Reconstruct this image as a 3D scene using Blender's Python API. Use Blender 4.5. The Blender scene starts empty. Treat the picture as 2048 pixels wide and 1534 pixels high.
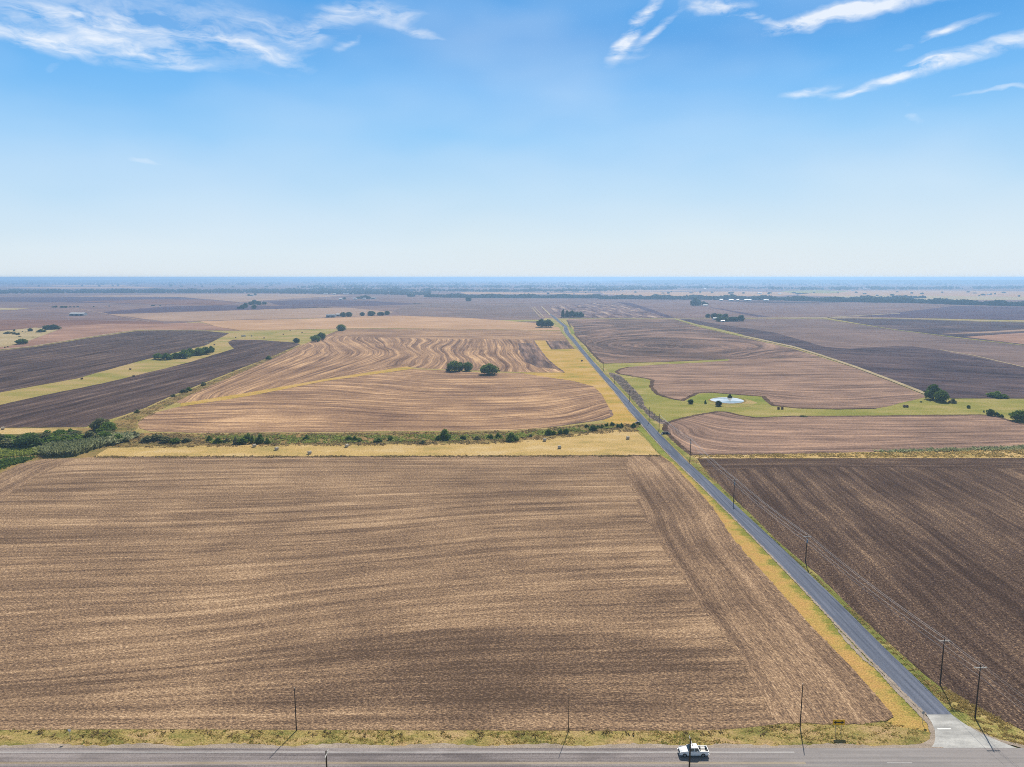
import bpy, math, random
import numpy as np
from mathutils import Vector, Matrix
from mathutils.geometry import delaunay_2d_cdt
R = math.radians
S = bpy.context.scene
C = S.collection
random.seed(7); RNG = np.random.default_rng(11)

# ---------------------------------------------------------------- camera
FPX = 1420.0; CAMH = 95.0; TH = math.atan((767-554.7)/FPX)
cd = bpy.data.cameras.new('camera'); cam = bpy.data.objects.new('camera', cd); C.objects.link(cam)
cam.location = (0, 0, CAMH); cam.rotation_euler = (math.pi/2-TH, 0, 0)
cd.sensor_fit = 'HORIZONTAL'; cd.sensor_width = 36; cd.lens = 36*FPX/2048
cd.clip_start = 1; cd.clip_end = 120000
S.camera = cam
def P(px, py, z=0.0):
    a = px-1024; b = py-767
    t = (CAMH-z)/(FPX*math.sin(TH)+b*math.cos(TH))
    return (a*t, (FPX*math.cos(TH)-b*math.sin(TH))*t)
def scale_at(px, py):            # metres per photo pixel at a ground point
    x, y = P(px, py)
    return (y*math.cos(TH)+CAMH*math.sin(TH))/FPX
def azel(px, py):
    a = px-1024; b = py-767
    d = Vector((a, FPX*math.cos(TH)-b*math.sin(TH), -(FPX*math.sin(TH)+b*math.cos(TH)))).normalized()
    return math.atan2(d.x, d.y), math.asin(d.z)

# ---------------------------------------------------------------- render / view
S.view_settings.view_transform = 'Standard'; S.view_settings.look = 'None'
S.view_settings.exposure = 0.12; S.view_settings.gamma = 1
S.cycles.use_denoising = False
S.cycles.volume_bounces = 1; S.cycles.max_bounces = 6; S.cycles.transparent_max_bounces = 8
S.cycles.filter_width = 1.0

# ---------------------------------------------------------------- node helper
class NT:
    def __init__(s, tree): s.t = tree; s.n = tree.nodes; s.l = tree.links
    def node(s, typ, **kw):
        n = s.n.new(typ)
        for k, v in kw.items(): setattr(n, k, v)
        return n
    def put(s, sock, v):
        if hasattr(v, 'links') or isinstance(v, bpy.types.NodeSocket): s.l.new(v, sock)
        else: sock.default_value = v
    def m(s, op, a, b=0.0, c=0.0, clamp=False):
        n = s.node('ShaderNodeMath', operation=op, use_clamp=clamp)
        s.put(n.inputs[0], a); s.put(n.inputs[1], b)
        if op in ('MULTIPLY_ADD', 'SMOOTH_MIN', 'COMPARE'): s.put(n.inputs[2], c)
        return n.outputs[0]
    def vm(s, op, a, b=(0, 0, 0)):
        n = s.node('ShaderNodeVectorMath', operation=op); s.put(n.inputs[0], a); s.put(n.inputs[1], b)
        return n.outputs['Value'] if op in ('LENGTH', 'DOT_PRODUCT', 'DISTANCE') else n.outputs[0]
    def noise(s, vec, scale=1.0, detail=3.0, rough=0.5, dist=0.0, dim='3D'):
        n = s.node('ShaderNodeTexNoise'); n.noise_dimensions = dim
        s.put(n.inputs['Vector'], vec); n.inputs['Scale'].default_value = scale
        n.inputs['Detail'].default_value = detail; n.inputs['Roughness'].default_value = rough
        n.inputs['Distortion'].default_value = dist
        return n.outputs[0]
    def mr(s, v, a, b, c=0.0, d=1.0, smooth=False):
        n = s.node('ShaderNodeMapRange'); n.interpolation_type = 'SMOOTHSTEP' if smooth else 'LINEAR'
        n.clamp = True
        for i, x in enumerate((v, a, b, c, d)): s.put(n.inputs[i], x)
        return n.outputs[0]
    def mix(s, f, a, b):
        n = s.node('ShaderNodeMix', data_type='RGBA'); s.put(n.inputs[0], f)
        s.put(n.inputs[6], a if not isinstance(a, tuple) else (*a, 1)[:4]); s.put(n.inputs[7], b if not isinstance(b, tuple) else (*b, 1)[:4])
        return n.outputs[2]
    def comb(s, x, y, z=0.0):
        n = s.node('ShaderNodeCombineXYZ')
        s.put(n.inputs[0], x); s.put(n.inputs[1], y); s.put(n.inputs[2], z); return n.outputs[0]
    def sep(s, v):
        n = s.node('ShaderNodeSeparateXYZ'); s.put(n.inputs[0], v); return n.outputs
    def ramp(s, f, stops):
        n = s.node('ShaderNodeValToRGB'); s.put(n.inputs[0], f)
        e = n.color_ramp.elements
        while len(e) < len(stops): e.new(0.5)
        for i, (p, c) in enumerate(stops): e[i].position = p; e[i].color = (*c, 1)
        return n.outputs[0]

# ---------------------------------------------------------------- world: Nishita sky + cirrus
SUN_AZ = R(17.0); SUN_EL = R(46.0)
W = bpy.data.worlds.new('World'); S.world = W; W.use_nodes = True
w = NT(W.node_tree); w.n.clear()
sky = w.node('ShaderNodeTexSky', sky_type='NISHITA', sun_disc=False)
sky.sun_elevation = SUN_EL; sky.sun_rotation = SUN_AZ; sky.altitude = 100
sky.air_density = 1.0; sky.dust_density = 1.2; sky.ozone_density = 2.4
tc = w.node('ShaderNodeTexCoord')
D = tc.outputs['Generated']
dx, dy, dz = w.sep(D)
az = w.m('ARCTAN2', dx, dy); el = w.m('ARCSINE', dz)
ae = w.comb(az, el)
CL = [(60, 25, 220, 16, 2, .55), (80, 82, 140, 20, -5, .95), (330, 56, 270, 55, -2, .62), (290, 104, 105, 16, -8, .9),
      (345, 95, 30, 22, -40, .5), (500, 96, 110, 13, -10, .6), (655, 42, 70, 30, 25, .65), (760, 22, 80, 18, -3, .8), (830, 62, 50, 9, -14, .7),
      (700, 88, 28, 8, 35, .6), (560, 60, 80, 22, -10, .35), (293, 325, 22, 4, -6, .45), (110, 135, 20, 8, 30, .3), (1278, 48, 85, 15, 52, 1.15), (1312, 66, 52, 9, 38, .9),
      (1250, 92, 34, 14, 35, .95), (1440, 12, 70, 14, -8, 1.0), (1520, 40, 90, 7, -14, .7), (1640, 34, 95, 12, 10, 1.1), (1770, 12, 170, 12, 6, 1.1),
      (1905, 50, 55, 9, 6, .8), (1860, 68, 60, 7, 14, .4), (1625, 182, 55, 8, 6, .85), (1690, 188, 60, 5, -3, .5), (1780, 158, 85, 9, 17, .95), (1850, 128, 45, 14, 12, 1.1),
      (1960, 104, 130, 13, 12, 1.1), (1990, 181, 60, 4, 4, .6), (1832, 244, 18, 8, -20, .35), (1825, 215, 8, 16, 60, .2), (1265, 118, 55, 12, 10, .25), (1130, 130, 14, 5, 30, .35)]
tot = None
nwarp = w.noise(w.vm('MULTIPLY', ae, (1, 1.6, 1)), 9.0, 4.0, 0.6)
nw2 = w.noise(w.vm('ADD', w.vm('MULTIPLY', ae, (1, 1.6, 1)), (5.2, 1.3, 0)), 9.0, 4.0, 0.6)
warp = w.comb(w.m('MULTIPLY_ADD', nwarp, 0.05, -0.025), w.m('MULTIPLY_ADD', nw2, 0.03, -0.015))
aew = w.vm('ADD', ae, warp)
for (px, py, hl, hw, ang, st) in CL:
    a0, e0 = azel(px, py)
    mp = w.node('ShaderNodeMapping', vector_type='TEXTURE'); w.put(mp.inputs[0], aew)
    k = math.cos(e0)
    mp.inputs[1].default_value = (a0, e0, 0); mp.inputs[2].default_value = (0, 0, R(ang))
    mp.inputs[3].default_value = (hl*1.5/FPX, hw*1.45/FPX, 1)
    ln = w.vm('LENGTH', mp.outputs[0])
    v = w.mr(ln, 0.0, 1.0, st, 0.0, True)
    tot = v if tot is None else w.m('ADD', tot, v)
fib = w.noise(w.vm('MULTIPLY', w.vm('ADD', ae, w.vm('SCALE', warp)), (11, 48, 1)), 1.0, 8.0, 0.62, 0.6)
fib2 = w.noise(w.vm('MULTIPLY', aew, (30, 90, 1)), 1.0, 6.0, 0.6, 0.4)
f = w.m('ADD', w.m('MULTIPLY', fib, 0.75), w.m('MULTIPLY', fib2, 0.35))
cl = w.mr(w.m('MULTIPLY', w.m('MINIMUM', tot, 1.35), w.mr(f, .42, .74, 0.0, 1.3)), 0.06, 1.0, 0.0, 1.0)
veil = w.m('MULTIPLY', w.noise(w.vm('MULTIPLY', aew, (2.2, 6, 1)), 1.0, 3.0, 0.5), 0.35)
veil = w.mr(veil, 0.13, 0.24, 0.0, 0.30)
SKYMUL = 1.0
hs = w.node('ShaderNodeHueSaturation'); hs.inputs['Hue'].default_value = 0.492
hs.inputs['Saturation'].default_value = 1.12; hs.inputs['Value'].default_value = 1.0
w.l.new(sky.outputs[0], hs.inputs['Color'])
# aerosol: pale towards the horizon, clean blue higher up
low = w.mr(w.m('ADD', el, w.m('MULTIPLY_ADD', w.noise(w.vm('MULTIPLY', ae, (1.6, 3.5, 1)), 1.0, 3.0, .5), .10, -.05)), -0.01, 0.30, 0.0, 1.0)
aer = w.ramp(low, [(0.0, (.78, .83, .86)), (.155, (.71, .83, .90)), (.38, (.50, .73, .93)), (.61, (.30, .61, .95)), (.82, (.185, .50, .92)), (1.0, (.10, .38, .82))])
aer2 = w.node('ShaderNodeVectorMath', operation='SCALE'); w.l.new(aer, aer2.inputs[0]); aer2.inputs['Scale'].default_value = 11.76
hs2 = w.node('ShaderNodeVectorMath', operation='MULTIPLY'); w.l.new(hs.outputs[0], hs2.inputs[0]); hs2.inputs[1].default_value = (.26, .27, .29)
c0 = w.mix(w.mr(el, .34, .6, .9, .0), hs2.outputs[0], aer2.outputs[0])
c1 = w.mix(veil, c0, (8.6, 9.6, 10.6))
c2 = w.mix(w.m('MULTIPLY', cl, 0.80), c1, (10.5, 10.8, 11.2))
bg = w.node('ShaderNodeBackground'); w.l.new(c2, bg.inputs[0]); bg.inputs[1].default_value = 0.085
out = w.node('ShaderNodeOutputWorld'); w.l.new(bg.outputs[0], out.inputs[0])

# ---------------------------------------------------------------- sun
sd = bpy.data.lights.new('sun', 'SUN'); sd.energy = 5.0; sd.angle = R(0.53); sd.color = (1.0, 0.93, 0.82)
so = bpy.data.objects.new('sun', sd); C.objects.link(so)
sv = Vector((math.sin(SUN_AZ)*math.cos(SUN_EL), math.cos(SUN_AZ)*math.cos(SUN_EL), math.sin(SUN_EL)))
so.rotation_euler = sv.to_track_quat('Z', 'Y').to_euler(); so.location = (200, 300, 600)

# ---------------------------------------------------------------- object helpers
def tag(o, label=None, cat=None, group=None, kind=None):
    if label: o['label'] = label
    if cat: o['category'] = cat
    if group: o['group'] = group
    if kind: o['kind'] = kind
    return o
def np_mesh(name, V, F, uv=None):
    me = bpy.data.meshes.new(name)
    V = np.asarray(V, dtype=np.float32); F = np.asarray(F, dtype=np.int32)
    k = F.shape[1]
    me.vertices.add(len(V)); me.vertices.foreach_set('co', V.ravel())
    me.loops.add(F.size); me.loops.foreach_set('vertex_index', F.ravel())
    me.polygons.add(len(F)); me.polygons.foreach_set('loop_start', np.arange(0, F.size, k, dtype=np.int32))
    me.update(calc_edges=True)
    if uv is not None:
        l = me.uv_layers.new(name='UVMap'); l.data.foreach_set('uv', np.asarray(uv, dtype=np.float32)[F.ravel()].ravel())
    me.validate()
    return me
def link(name, me, mat=None, parent=None, loc=None):
    o = bpy.data.objects.new(name, me); C.objects.link(o)
    if mat is not None and me is not None and not me.materials: me.materials.append(mat)
    if parent is not None: o.parent = parent
    if loc is not None: o.location = loc
    return o
def empty(name, loc, rz=0.0):
    o = bpy.data.objects.new(name, None); C.objects.link(o); o.location = loc; o.rotation_euler = (0, 0, rz)
    o.empty_display_size = 0.5
    return o
def copy_tree(o, parent=None):
    c = o.copy(); C.objects.link(c); c.parent = parent
    for ch in [x for x in o.children]: copy_tree(ch, c)
    return c
class MB:
    def __init__(s): s.v = []; s.f = []
    def poly(s, pts, faces):
        b = len(s.v); s.v += [tuple(p) for p in pts]; s.f += [tuple(b+i for i in f) for f in faces]; return s
    def box(s, x0, x1, y0, y1, z0, z1):
        return s.poly([(x0,y0,z0),(x1,y0,z0),(x1,y1,z0),(x0,y1,z0),(x0,y0,z1),(x1,y0,z1),(x1,y1,z1),(x0,y1,z1)],
                      [(0,3,2,1),(4,5,6,7),(0,1,5,4),(1,2,6,5),(2,3,7,6),(3,0,4,7)])
    def tube(s, a, b, r0, r1=None, n=8):
        r1 = r0 if r1 is None else r1
        a = Vector(a); b = Vector(b); d = (b-a).normalized()
        u = d.cross(Vector((0,0,1)) if abs(d.z) < .9 else Vector((1,0,0))).normalized(); v = d.cross(u)
        pts = []
        for c, r in ((a, r0), (b, r1)):
            for i in range(n):
                t = 2*math.pi*i/n; pts.append(c+u*math.cos(t)*r+v*math.sin(t)*r)
        fs = [(i, (i+1) % n, n+(i+1) % n, n+i) for i in range(n)]+[tuple(range(n-1, -1, -1)), tuple(range(n, 2*n))]
        return s.poly(pts, fs)
    def prism(s, prof, y0, y1):          # prof: list of (x,z), extruded along y
        n = len(prof)
        pts = [(x, y0, z) for x, z in prof]+[(x, y1, z) for x, z in prof]
        return s.poly(pts, [tuple(range(n)), tuple(range(2*n-1, n-1, -1))]+[(i, i+n, (i+1) % n+n, (i+1) % n) for i in range(n)])
    def mesh(s, name, bevel=0.0):
        me = bpy.data.meshes.new(name); me.from_pydata(s.v, [], s.f); me.update()
        import bmesh
        bm = bmesh.new(); bm.from_mesh(me); bmesh.ops.recalc_face_normals(bm, faces=bm.faces)
        if bevel: bmesh.ops.bevel(bm, geom=list(bm.edges), offset=bevel, segments=2, affect='EDGES', profile=0.6)
        bm.to_mesh(me); bm.free()
        return me
    def build(s, name, mat, parent=None, loc=None, bevel=0.0): return link(name, s.mesh(name, bevel), mat, parent, loc)

# ---------------------------------------------------------------- materials
def newmat(name):
    m = bpy.data.materials.new(name); m.use_nodes = True
    t = NT(m.node_tree); bs = [n for n in t.n if n.type == 'BSDF_PRINCIPLED'][0]
    bs.inputs['Roughness'].default_value = 1.0; bs.inputs['Specular IOR Level'].default_value = 0.0
    return m, t, bs
def plain(name, col, rough=0.7, metal=0.0, spec=0.3, var=0.12, sc=3.0):
    m, t, bs = newmat(name)
    g = t.node('ShaderNodeTexCoord')
    n = t.noise(g.outputs['Object'], sc, 4.0, 0.6)
    a = tuple(c*(1-var) for c in col); b = tuple(min(1, c*(1+var)) for c in col)
    t.l.new(t.mix(n, a, b), bs.inputs['Base Color'])
    bs.inputs['Roughness'].default_value = rough; bs.inputs['Metallic'].default_value = metal
    bs.inputs['Specular IOR Level'].default_value = spec
    return m
def satur(c, k=1.22):
    l = .3*c[0]+.55*c[1]+.15*c[2]
    return tuple(max(0, (l+(x-l)*k)*w_) for x, w_ in zip(c, (1.03, .97, 1.0)))
def field_mat(name, dark, light, bias=0.5, a_broad=0.9, a_fine=0.5, a_patch=0.6, a_speck=0.5,
              row=6.0, patch=45.0, speck=0.5, bump=0.25, tint=None, hi=None, spot=None):
    """dark/light soil-straw mix; UV = (metres along the rows, metres across)."""
    m, t, bs = newmat(name)
    dark, light = satur(dark), satur(light); hi = satur(hi) if hi else None
    uvn = t.node('ShaderNodeUVMap'); geo = t.node('ShaderNodeNewGeometry')
    W3 = geo.outputs['Position']
    u, v, _ = t.sep(uvn.outputs[0])
    wob = t.m('MULTIPLY_ADD', t.noise(W3, 1/40.0, 2.0), row*.5, -row*.25)
    v = t.m('ADD', v, wob)
    n1 = t.noise(t.comb(t.m('MULTIPLY', u, 0.009), t.m('MULTIPLY', v, 1.0/row)), 1.0, 3.0, 0.5, dim='2D')
    n6 = t.noise(t.comb(t.m('MULTIPLY', u, 0.007), t.m('MULTIPLY_ADD', v, 2.1/row, 37.0)), 1.0, 2.0, 0.5, dim='2D')
    n2 = t.noise(t.comb(t.m('MULTIPLY', u, 0.035), t.m('MULTIPLY', v, 3.6/row)), 1.0, 3.0, 0.65, dim='2D')
    n3 = t.noise(W3, 1.0/patch, 4.0, 0.6)
    n4 = t.noise(W3, 1.0/speck, 3.0, 0.7)
    n5 = t.noise(t.comb(t.m('MULTIPLY', u, 1.0), t.m('MULTIPLY', v, 2.4)), 0.5/speck, 2.0, 0.6, dim='2D')
    f = bias
    for n, a in ((n1, a_broad), (n2, a_fine), (n3, a_patch), (n4, a_speck), (n5, a_speck*0.7)):
        f = t.m('ADD', f, t.m('MULTIPLY', t.m('SUBTRACT', n, 0.5), a*1.6))
    f = t.m('SUBTRACT', f, t.mr(n6, .56, .70, 0.0, .20*a_broad, True))
    f = t.m('ADD', f, t.mr(n6, .44, .34, 0.0, .10*a_broad, True))
    f = t.m('ADD', f, .02)
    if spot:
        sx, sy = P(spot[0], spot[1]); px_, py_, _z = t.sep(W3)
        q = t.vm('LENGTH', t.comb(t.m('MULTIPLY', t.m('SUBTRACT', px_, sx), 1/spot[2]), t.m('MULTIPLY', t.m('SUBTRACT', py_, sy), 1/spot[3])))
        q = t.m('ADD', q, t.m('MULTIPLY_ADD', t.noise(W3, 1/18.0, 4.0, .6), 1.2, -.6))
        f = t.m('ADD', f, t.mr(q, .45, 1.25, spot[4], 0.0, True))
    mid = tuple((a*0.55+b*0.45) for a, b in zip(dark, light))
    st = [(0.0, tuple(c*0.62 for c in dark)), (0.25, dark), (0.55, mid), (0.8, light), (1.0, hi or tuple(min(1, c*1.35) for c in light))]
    col = t.ramp(f, st)
    if tint:
        tn = t.mr(t.noise(W3, 1.0/(patch*1.7), 3.0, 0.6), 0.45, 0.7, 0.0, tint[1])
        col = t.mix(tn, col, tint[0])
    t.l.new(col, bs.inputs['Base Color'])
    bp = t.node('ShaderNodeBump'); bp.inputs['Strength'].default_value = bump; bp.inputs['Distance'].default_value = 0.35
    t.l.new(t.m('ADD', n4, t.m('MULTIPLY', n5, 0.8)), bp.inputs['Height']); t.l.new(bp.outputs[0], bs.inputs['Normal'])
    return m
def grass_mat(name, a, b, c, scale=14.0, fine=0.7, pos=(0.38, 0.5, 0.64), bump=0.3, edge=None):
    """a green, b straw/gold, c bare or orange."""
    m, t, bs = newmat(name)
    geo = t.node('ShaderNodeNewGeometry'); W3 = geo.outputs['Position']
    st = t.vm('MULTIPLY', W3, (0.5, 1.0, 1.0))
    n = t.m('ADD', t.m('MULTIPLY', t.noise(st, 1.0/scale, 5.0, 0.62), 0.7), t.m('MULTIPLY', t.noise(W3, 1.0/fine, 3.0, 0.65), 0.3))
    if edge:
        uvn = t.node('ShaderNodeUVMap'); u, v, _ = t.sep(uvn.outputs[0])
        n = t.m('ADD', n, t.mr(v, edge[0], edge[1], -0.14, 0.05))
    col = t.ramp(n, [(pos[0], a), (pos[1], b), (pos[2], c)])
    sp = t.mr(t.noise(W3, 1.0/(fine*0.6), 2.0, 0.7), 0.32, 0.72, 0.55, 1.32)
    mx = t.node('ShaderNodeVectorMath', operation='SCALE'); t.l.new(col, mx.inputs[0]); t.l.new(sp, mx.inputs['Scale'])
    t.l.new(mx.outputs[0], bs.inputs['Base Color'])
    bp = t.node('ShaderNodeBump'); bp.inputs['Strength'].default_value = bump; bp.inputs['Distance'].default_value = 0.3
    t.l.new(t.noise(W3, 1.0/fine, 3.0, 0.7), bp.inputs['Height']); t.l.new(bp.outputs[0], bs.inputs['Normal'])
    return m
def leaf_mat(name, c0, c1, c2, trans=0.3):
    m, t, bs = newmat(name)
    geo = t.node('ShaderNodeNewGeometry'); oi = t.node('ShaderNodeObjectInfo')
    n = t.noise(geo.outputs['Position'], 0.55, 2.0)
    f = t.m('ADD', t.m('MULTIPLY', geo.outputs['Random Per Island'], 0.5), t.m('ADD', t.m('MULTIPLY', n, 0.5), t.m('MULTIPLY_ADD', oi.outputs['Random'], 0.3, -0.15)))
    col = t.ramp(f, [(0.15, c0), (0.5, c1), (0.85, c2)])
    t.l.new(col, bs.inputs['Base Color']); bs.inputs['Roughness'].default_value = 0.6
    tr = t.node('ShaderNodeBsdfTranslucent'); t.l.new(col, tr.inputs[0])
    ms = t.node('ShaderNodeMixShader'); ms.inputs[0].default_value = trans
    t.l.new(bs.outputs[0], ms.inputs[1]); t.l.new(tr.outputs[0], ms.inputs[2])
    o = [x for x in t.n if x.type == 'OUTPUT_MATERIAL'][0]; t.l.new(ms.outputs[0], o.inputs[0])
    return m

M = {}
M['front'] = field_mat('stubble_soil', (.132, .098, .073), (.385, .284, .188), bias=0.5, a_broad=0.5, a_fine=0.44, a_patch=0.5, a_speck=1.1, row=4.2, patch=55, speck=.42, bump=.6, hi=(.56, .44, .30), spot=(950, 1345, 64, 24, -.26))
M['headland'] = field_mat('headland_soil', (.138, .102, .076), (.385, .284, .190), bias=0.49, a_broad=.36, a_fine=.42, a_patch=.65, a_speck=1.05, row=3.6, patch=40, speck=.42, bump=.6, hi=(.56, .44, .30))
M['plowed'] = field_mat('plowed_soil', (.070, .052, .043), (.170, .128, .096), bias=0.4, a_broad=0.5, a_fine=0.5, a_patch=.5, a_speck=1.36, row=5.5, patch=60, speck=.45, bump=.6, hi=(.36, .27, .18))
M['fan'] = field_mat('contour_stubble', (.17, .118, .088), (.42, .295, .19), bias=.52, a_broad=0.85, a_fine=0.65, a_patch=.6, a_speck=0.68, row=6.0, patch=70, speck=.9, bump=.3, hi=(.60, .44, .28))
M['wavy'] = field_mat('wavy_stubble', (.16, .112, .084), (.42, .295, .19), bias=.52, a_broad=0.8, a_fine=0.65, a_patch=.5, a_speck=0.59, row=6.0, patch=90, speck=1.2, bump=.25, hi=(.60, .44, .27))
M['rose'] = field_mat('rose_stubble', (.150, .112, .092), (.37, .27, .205), bias=.5, a_broad=0.70, a_fine=0.65, a_patch=.5, a_speck=0.68, row=5.5, patch=60, speck=.8, bump=.3, hi=(.50, .36, .25))
M['loops'] = field_mat('looped_rows', (.105, .083, .074), (.30, .218, .17), bias=.44, a_broad=0.78, a_fine=.45, a_patch=.7, a_speck=0.42, row=8.0, patch=140, speck=1.5, bump=.2)
M['darkleft'] = field_mat('dark_rows', (.058, .046, .044), (.15, .115, .098), bias=.44, a_broad=0.70, a_fine=.5, a_patch=.35, a_speck=0.85, row=8.0, patch=90, speck=.8, bump=.3, hi=(.28, .22, .17))
M['darkfar'] = field_mat('dark_far_soil', (.060, .050, .056), (.16, .125, .118), bias=.42, a_broad=.5, a_fine=.4, a_patch=.75, a_speck=.3, row=16.0, patch=110, speck=1.8, bump=.1, hi=(.30, .23, .18))
M['greyfar'] = field_mat('grey_far_soil', (.135, .108, .10), (.26, .20, .17), bias=.45, a_broad=.45, a_fine=.45, a_patch=.6, a_speck=.3, row=16.0, patch=160, speck=2.2, bump=.1)
M['mauve'] = field_mat('mauve_far_soil', (.15, .115, .11), (.27, .205, .175), bias=.45, a_broad=.5, a_fine=.4, a_patch=.6, a_speck=.25, row=24.0, patch=220, speck=3.0, bump=.05)
M['violet'] = field_mat('violet_far_soil', (.07, .056, .075), (.15, .115, .13), bias=.45, a_broad=.4, a_fine=.4, a_patch=.4, a_speck=.2, row=24.0, patch=220, speck=3.0, bump=.05)
M['russet'] = field_mat('russet_far_soil', (.14, .09, .075), (.26, .17, .13), bias=.45, a_broad=.5, a_fine=.4, a_patch=.4, a_speck=.2, row=20.0, patch=150, speck=3.0, bump=.05)
M['tan'] = field_mat('tan_far_stubble', (.34, .235, .15), (.50, .36, .235), bias=.5, a_broad=.5, a_fine=.35, a_patch=.6, a_speck=.25, row=16.0, patch=120, speck=2.0, bump=.1)
M['pale'] = field_mat('pale_far_stubble', (.27, .205, .155), (.40, .305, .23), bias=.5, a_broad=.4, a_fine=.3, a_patch=.6, a_speck=.2, row=20.0, patch=200, speck=3.0, bump=.05)
M['pinkrows'] = field_mat('pink_stubble', (.21, .14, .11), (.39, .27, .20), bias=.5, a_broad=0.66, a_fine=.4, a_patch=.5, a_speck=.3, row=12.0, patch=120, speck=1.6, bump=.1)
M['stripes'] = field_mat('striped_far_soil', (.15, .115, .115), (.27, .21, .18), bias=.42, a_broad=1.5, a_fine=.3, a_patch=.3, a_speck=.15, row=18.0, patch=150, speck=3.0, bump=.05, hi=(.44, .36, .27))
M['gold'] = grass_mat('gold_hay_grass', (.36, .285, .105), (.54, .37, .145), (.60, .44, .22), scale=18, fine=1.0, pos=(.38, .50, .61))
M['goldgreen'] = grass_mat('gold_green_grass', (.29, .265, .065), (.51, .325, .085), (.57, .38, .16), scale=22, fine=1.0, pos=(.38, .48, .60))
M['verge'] = grass_mat('verge_turf', (.20, .19, .06), (.37, .285, .105), (.48, .33, .17), scale=5, fine=.45, pos=(.40, .50, .62), bump=.6)
M['orange'] = grass_mat('orange_verge_turf', (.235, .24, .055), (.47, .33, .10), (.54, .32, .115), scale=5, fine=.5, pos=(.36, .47, .64), bump=.6, edge=(1.2, 4.5))
M['rverge'] = grass_mat('right_verge_turf', (.21, .22, .06), (.41, .33, .12), (.52, .38, .20), scale=8, fine=.45, pos=(.40, .50, .62), bump=.6, edge=(1.0, 7.0))
M['pasture'] = grass_mat('green_pasture', (.21, .225, .05), (.31, .28, .08), (.43, .34, .14), scale=22, fine=1.2, pos=(.38, .5, .62))
M['lush'] = grass_mat('lush_bank_grass', (.17, .215, .045), (.25, .265, .06), (.32, .29, .085), scale=18, fine=1.0)
M['base'] = grass_mat('open_grassland', (.26, .25, .07), (.38, .30, .11), (.46, .33, .16), scale=28, fine=1.4, pos=(.40, .5, .60))
M['sand'] = grass_mat('sandy_grass', (.36, .29, .15), (.45, .35, .19), (.52, .41, .26), scale=60, fine=2.5)
M['creek'] = grass_mat('creek_ground', (.16, .15, .05), (.27, .20, .08), (.38, .23, .10), scale=12, fine=1.0, bump=.6)
M['bed'] = grass_mat('dry_bed', (.14, .11, .105), (.25, .19, .165), (.37, .29, .23), scale=5, fine=1.6, bump=1.0)
M['track'] = grass_mat('track_dust', (.34, .28, .16), (.44, .35, .21), (.52, .42, .28), scale=12, fine=1.0, bump=.1)
M['greentrack'] = grass_mat('green_track_turf', (.22, .24, .06), (.34, .30, .10), (.42, .34, .16), scale=20, fine=1.5, bump=.1)
M['gravel'] = grass_mat('gravel', (.30, .25, .20), (.38, .31, .25), (.46, .39, .32), scale=3, fine=.3, bump=.4)

def asphalt(name, a, b, streak=(0.02, 1.2), rough=0.85, glare=None, along='x'):
    m, t, bs = newmat(name)
    geo = t.node('ShaderNodeNewGeometry'); W3 = geo.outputs['Position']
    sc = (streak[0], streak[1], 1) if along == 'x' else (streak[1], streak[0], 1)
    n = t.m('ADD', t.m('MULTIPLY', t.noise(t.vm('MULTIPLY', W3, sc), 1.0, 4.0, 0.6), 0.6), t.m('MULTIPLY', t.noise(W3, 3.5, 3.0, 0.7), 0.4))
    col = t.ramp(n, [(.36, a), (.5, tuple((x+y)/2 for x, y in zip(a, b))), (.64, b)])
    pt = t.mr(t.noise(t.vm('MULTIPLY', W3, (.05, .25, 1) if along == 'x' else (.3, .03, 1)), 1.0, 3.0, .6), .54, .62, 0.0, .35)
    col = t.mix(pt, col, tuple(c*.72 for c in a))
    if glare:  # glare on the road towards +x, painted into the base colour
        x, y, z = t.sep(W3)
        k = t.m('MULTIPLY', t.mr(t.m('ADD', x, t.m('MULTIPLY', t.noise(W3, .2, 4.0), 14)), glare[0], glare[1]), glare[3])
        col = t.mix(k, col, glare[2])
    t.l.new(col, bs.inputs['Base Color']); bs.inputs['Roughness'].default_value = rough
    bp = t.node('ShaderNodeBump'); bp.inputs['Strength'].default_value = .25; bp.inputs['Distance'].default_value = .05
    t.l.new(t.noise(W3, 6.0, 3.0, .7), bp.inputs['Height']); t.l.new(bp.outputs[0], bs.inputs['Normal'])
    return m
M['highway'] = asphalt('highway_surface', (.115, .10, .102), (.34, .30, .29), glare=(34, 70, (.36, .34, .33), .5))
M['lane'] = asphalt('lane_asphalt', (.085, .100, .138), (.19, .208, .262), along='y')
M['concrete'] = asphalt('apron_concrete', (.33, .325, .315), (.56, .55, .52), streak=(.25, .6))
M['white_paint'] = plain('white_road_paint', (.78, .77, .74), .6, var=.25, sc=1.5)
M['yellow_paint'] = plain('yellow_road_paint', (.55, .42, .22), .6, var=.25, sc=1.5)
M['worn_paint'] = plain('worn_road_paint', (.50, .49, .47), .6, var=.2, sc=1.5)
M['wood'] = plain('pole_wood', (.055, .036, .026), .85)
M['pale_wood'] = plain('weathered_arm_wood', (.50, .49, .47), .7)
M['grey_metal'] = plain('galvanised_metal', (.36, .38, .41), .45, .6)
M['blue_metal'] = plain('transformer_paint', (.20, .27, .34), .5)
M['wire'] = plain('wire_metal', (.62, .58, .55), .4, .2)
M['porcelain'] = plain('insulator_porcelain', (.55, .55, .53), .3)
M['bark'] = plain('bark', (.10, .078, .06), .9, sc=2.0)
M['leaf'] = leaf_mat('oak_leaves', (0.056, 0.096, 0.021), (0.124, 0.190, 0.039), (0.237, 0.316, 0.070))
M['leafblue'] = leaf_mat('cedar_leaves', (0.034, 0.066, 0.025), (0.066, 0.112, 0.040), (0.124, 0.186, 0.062))
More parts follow.
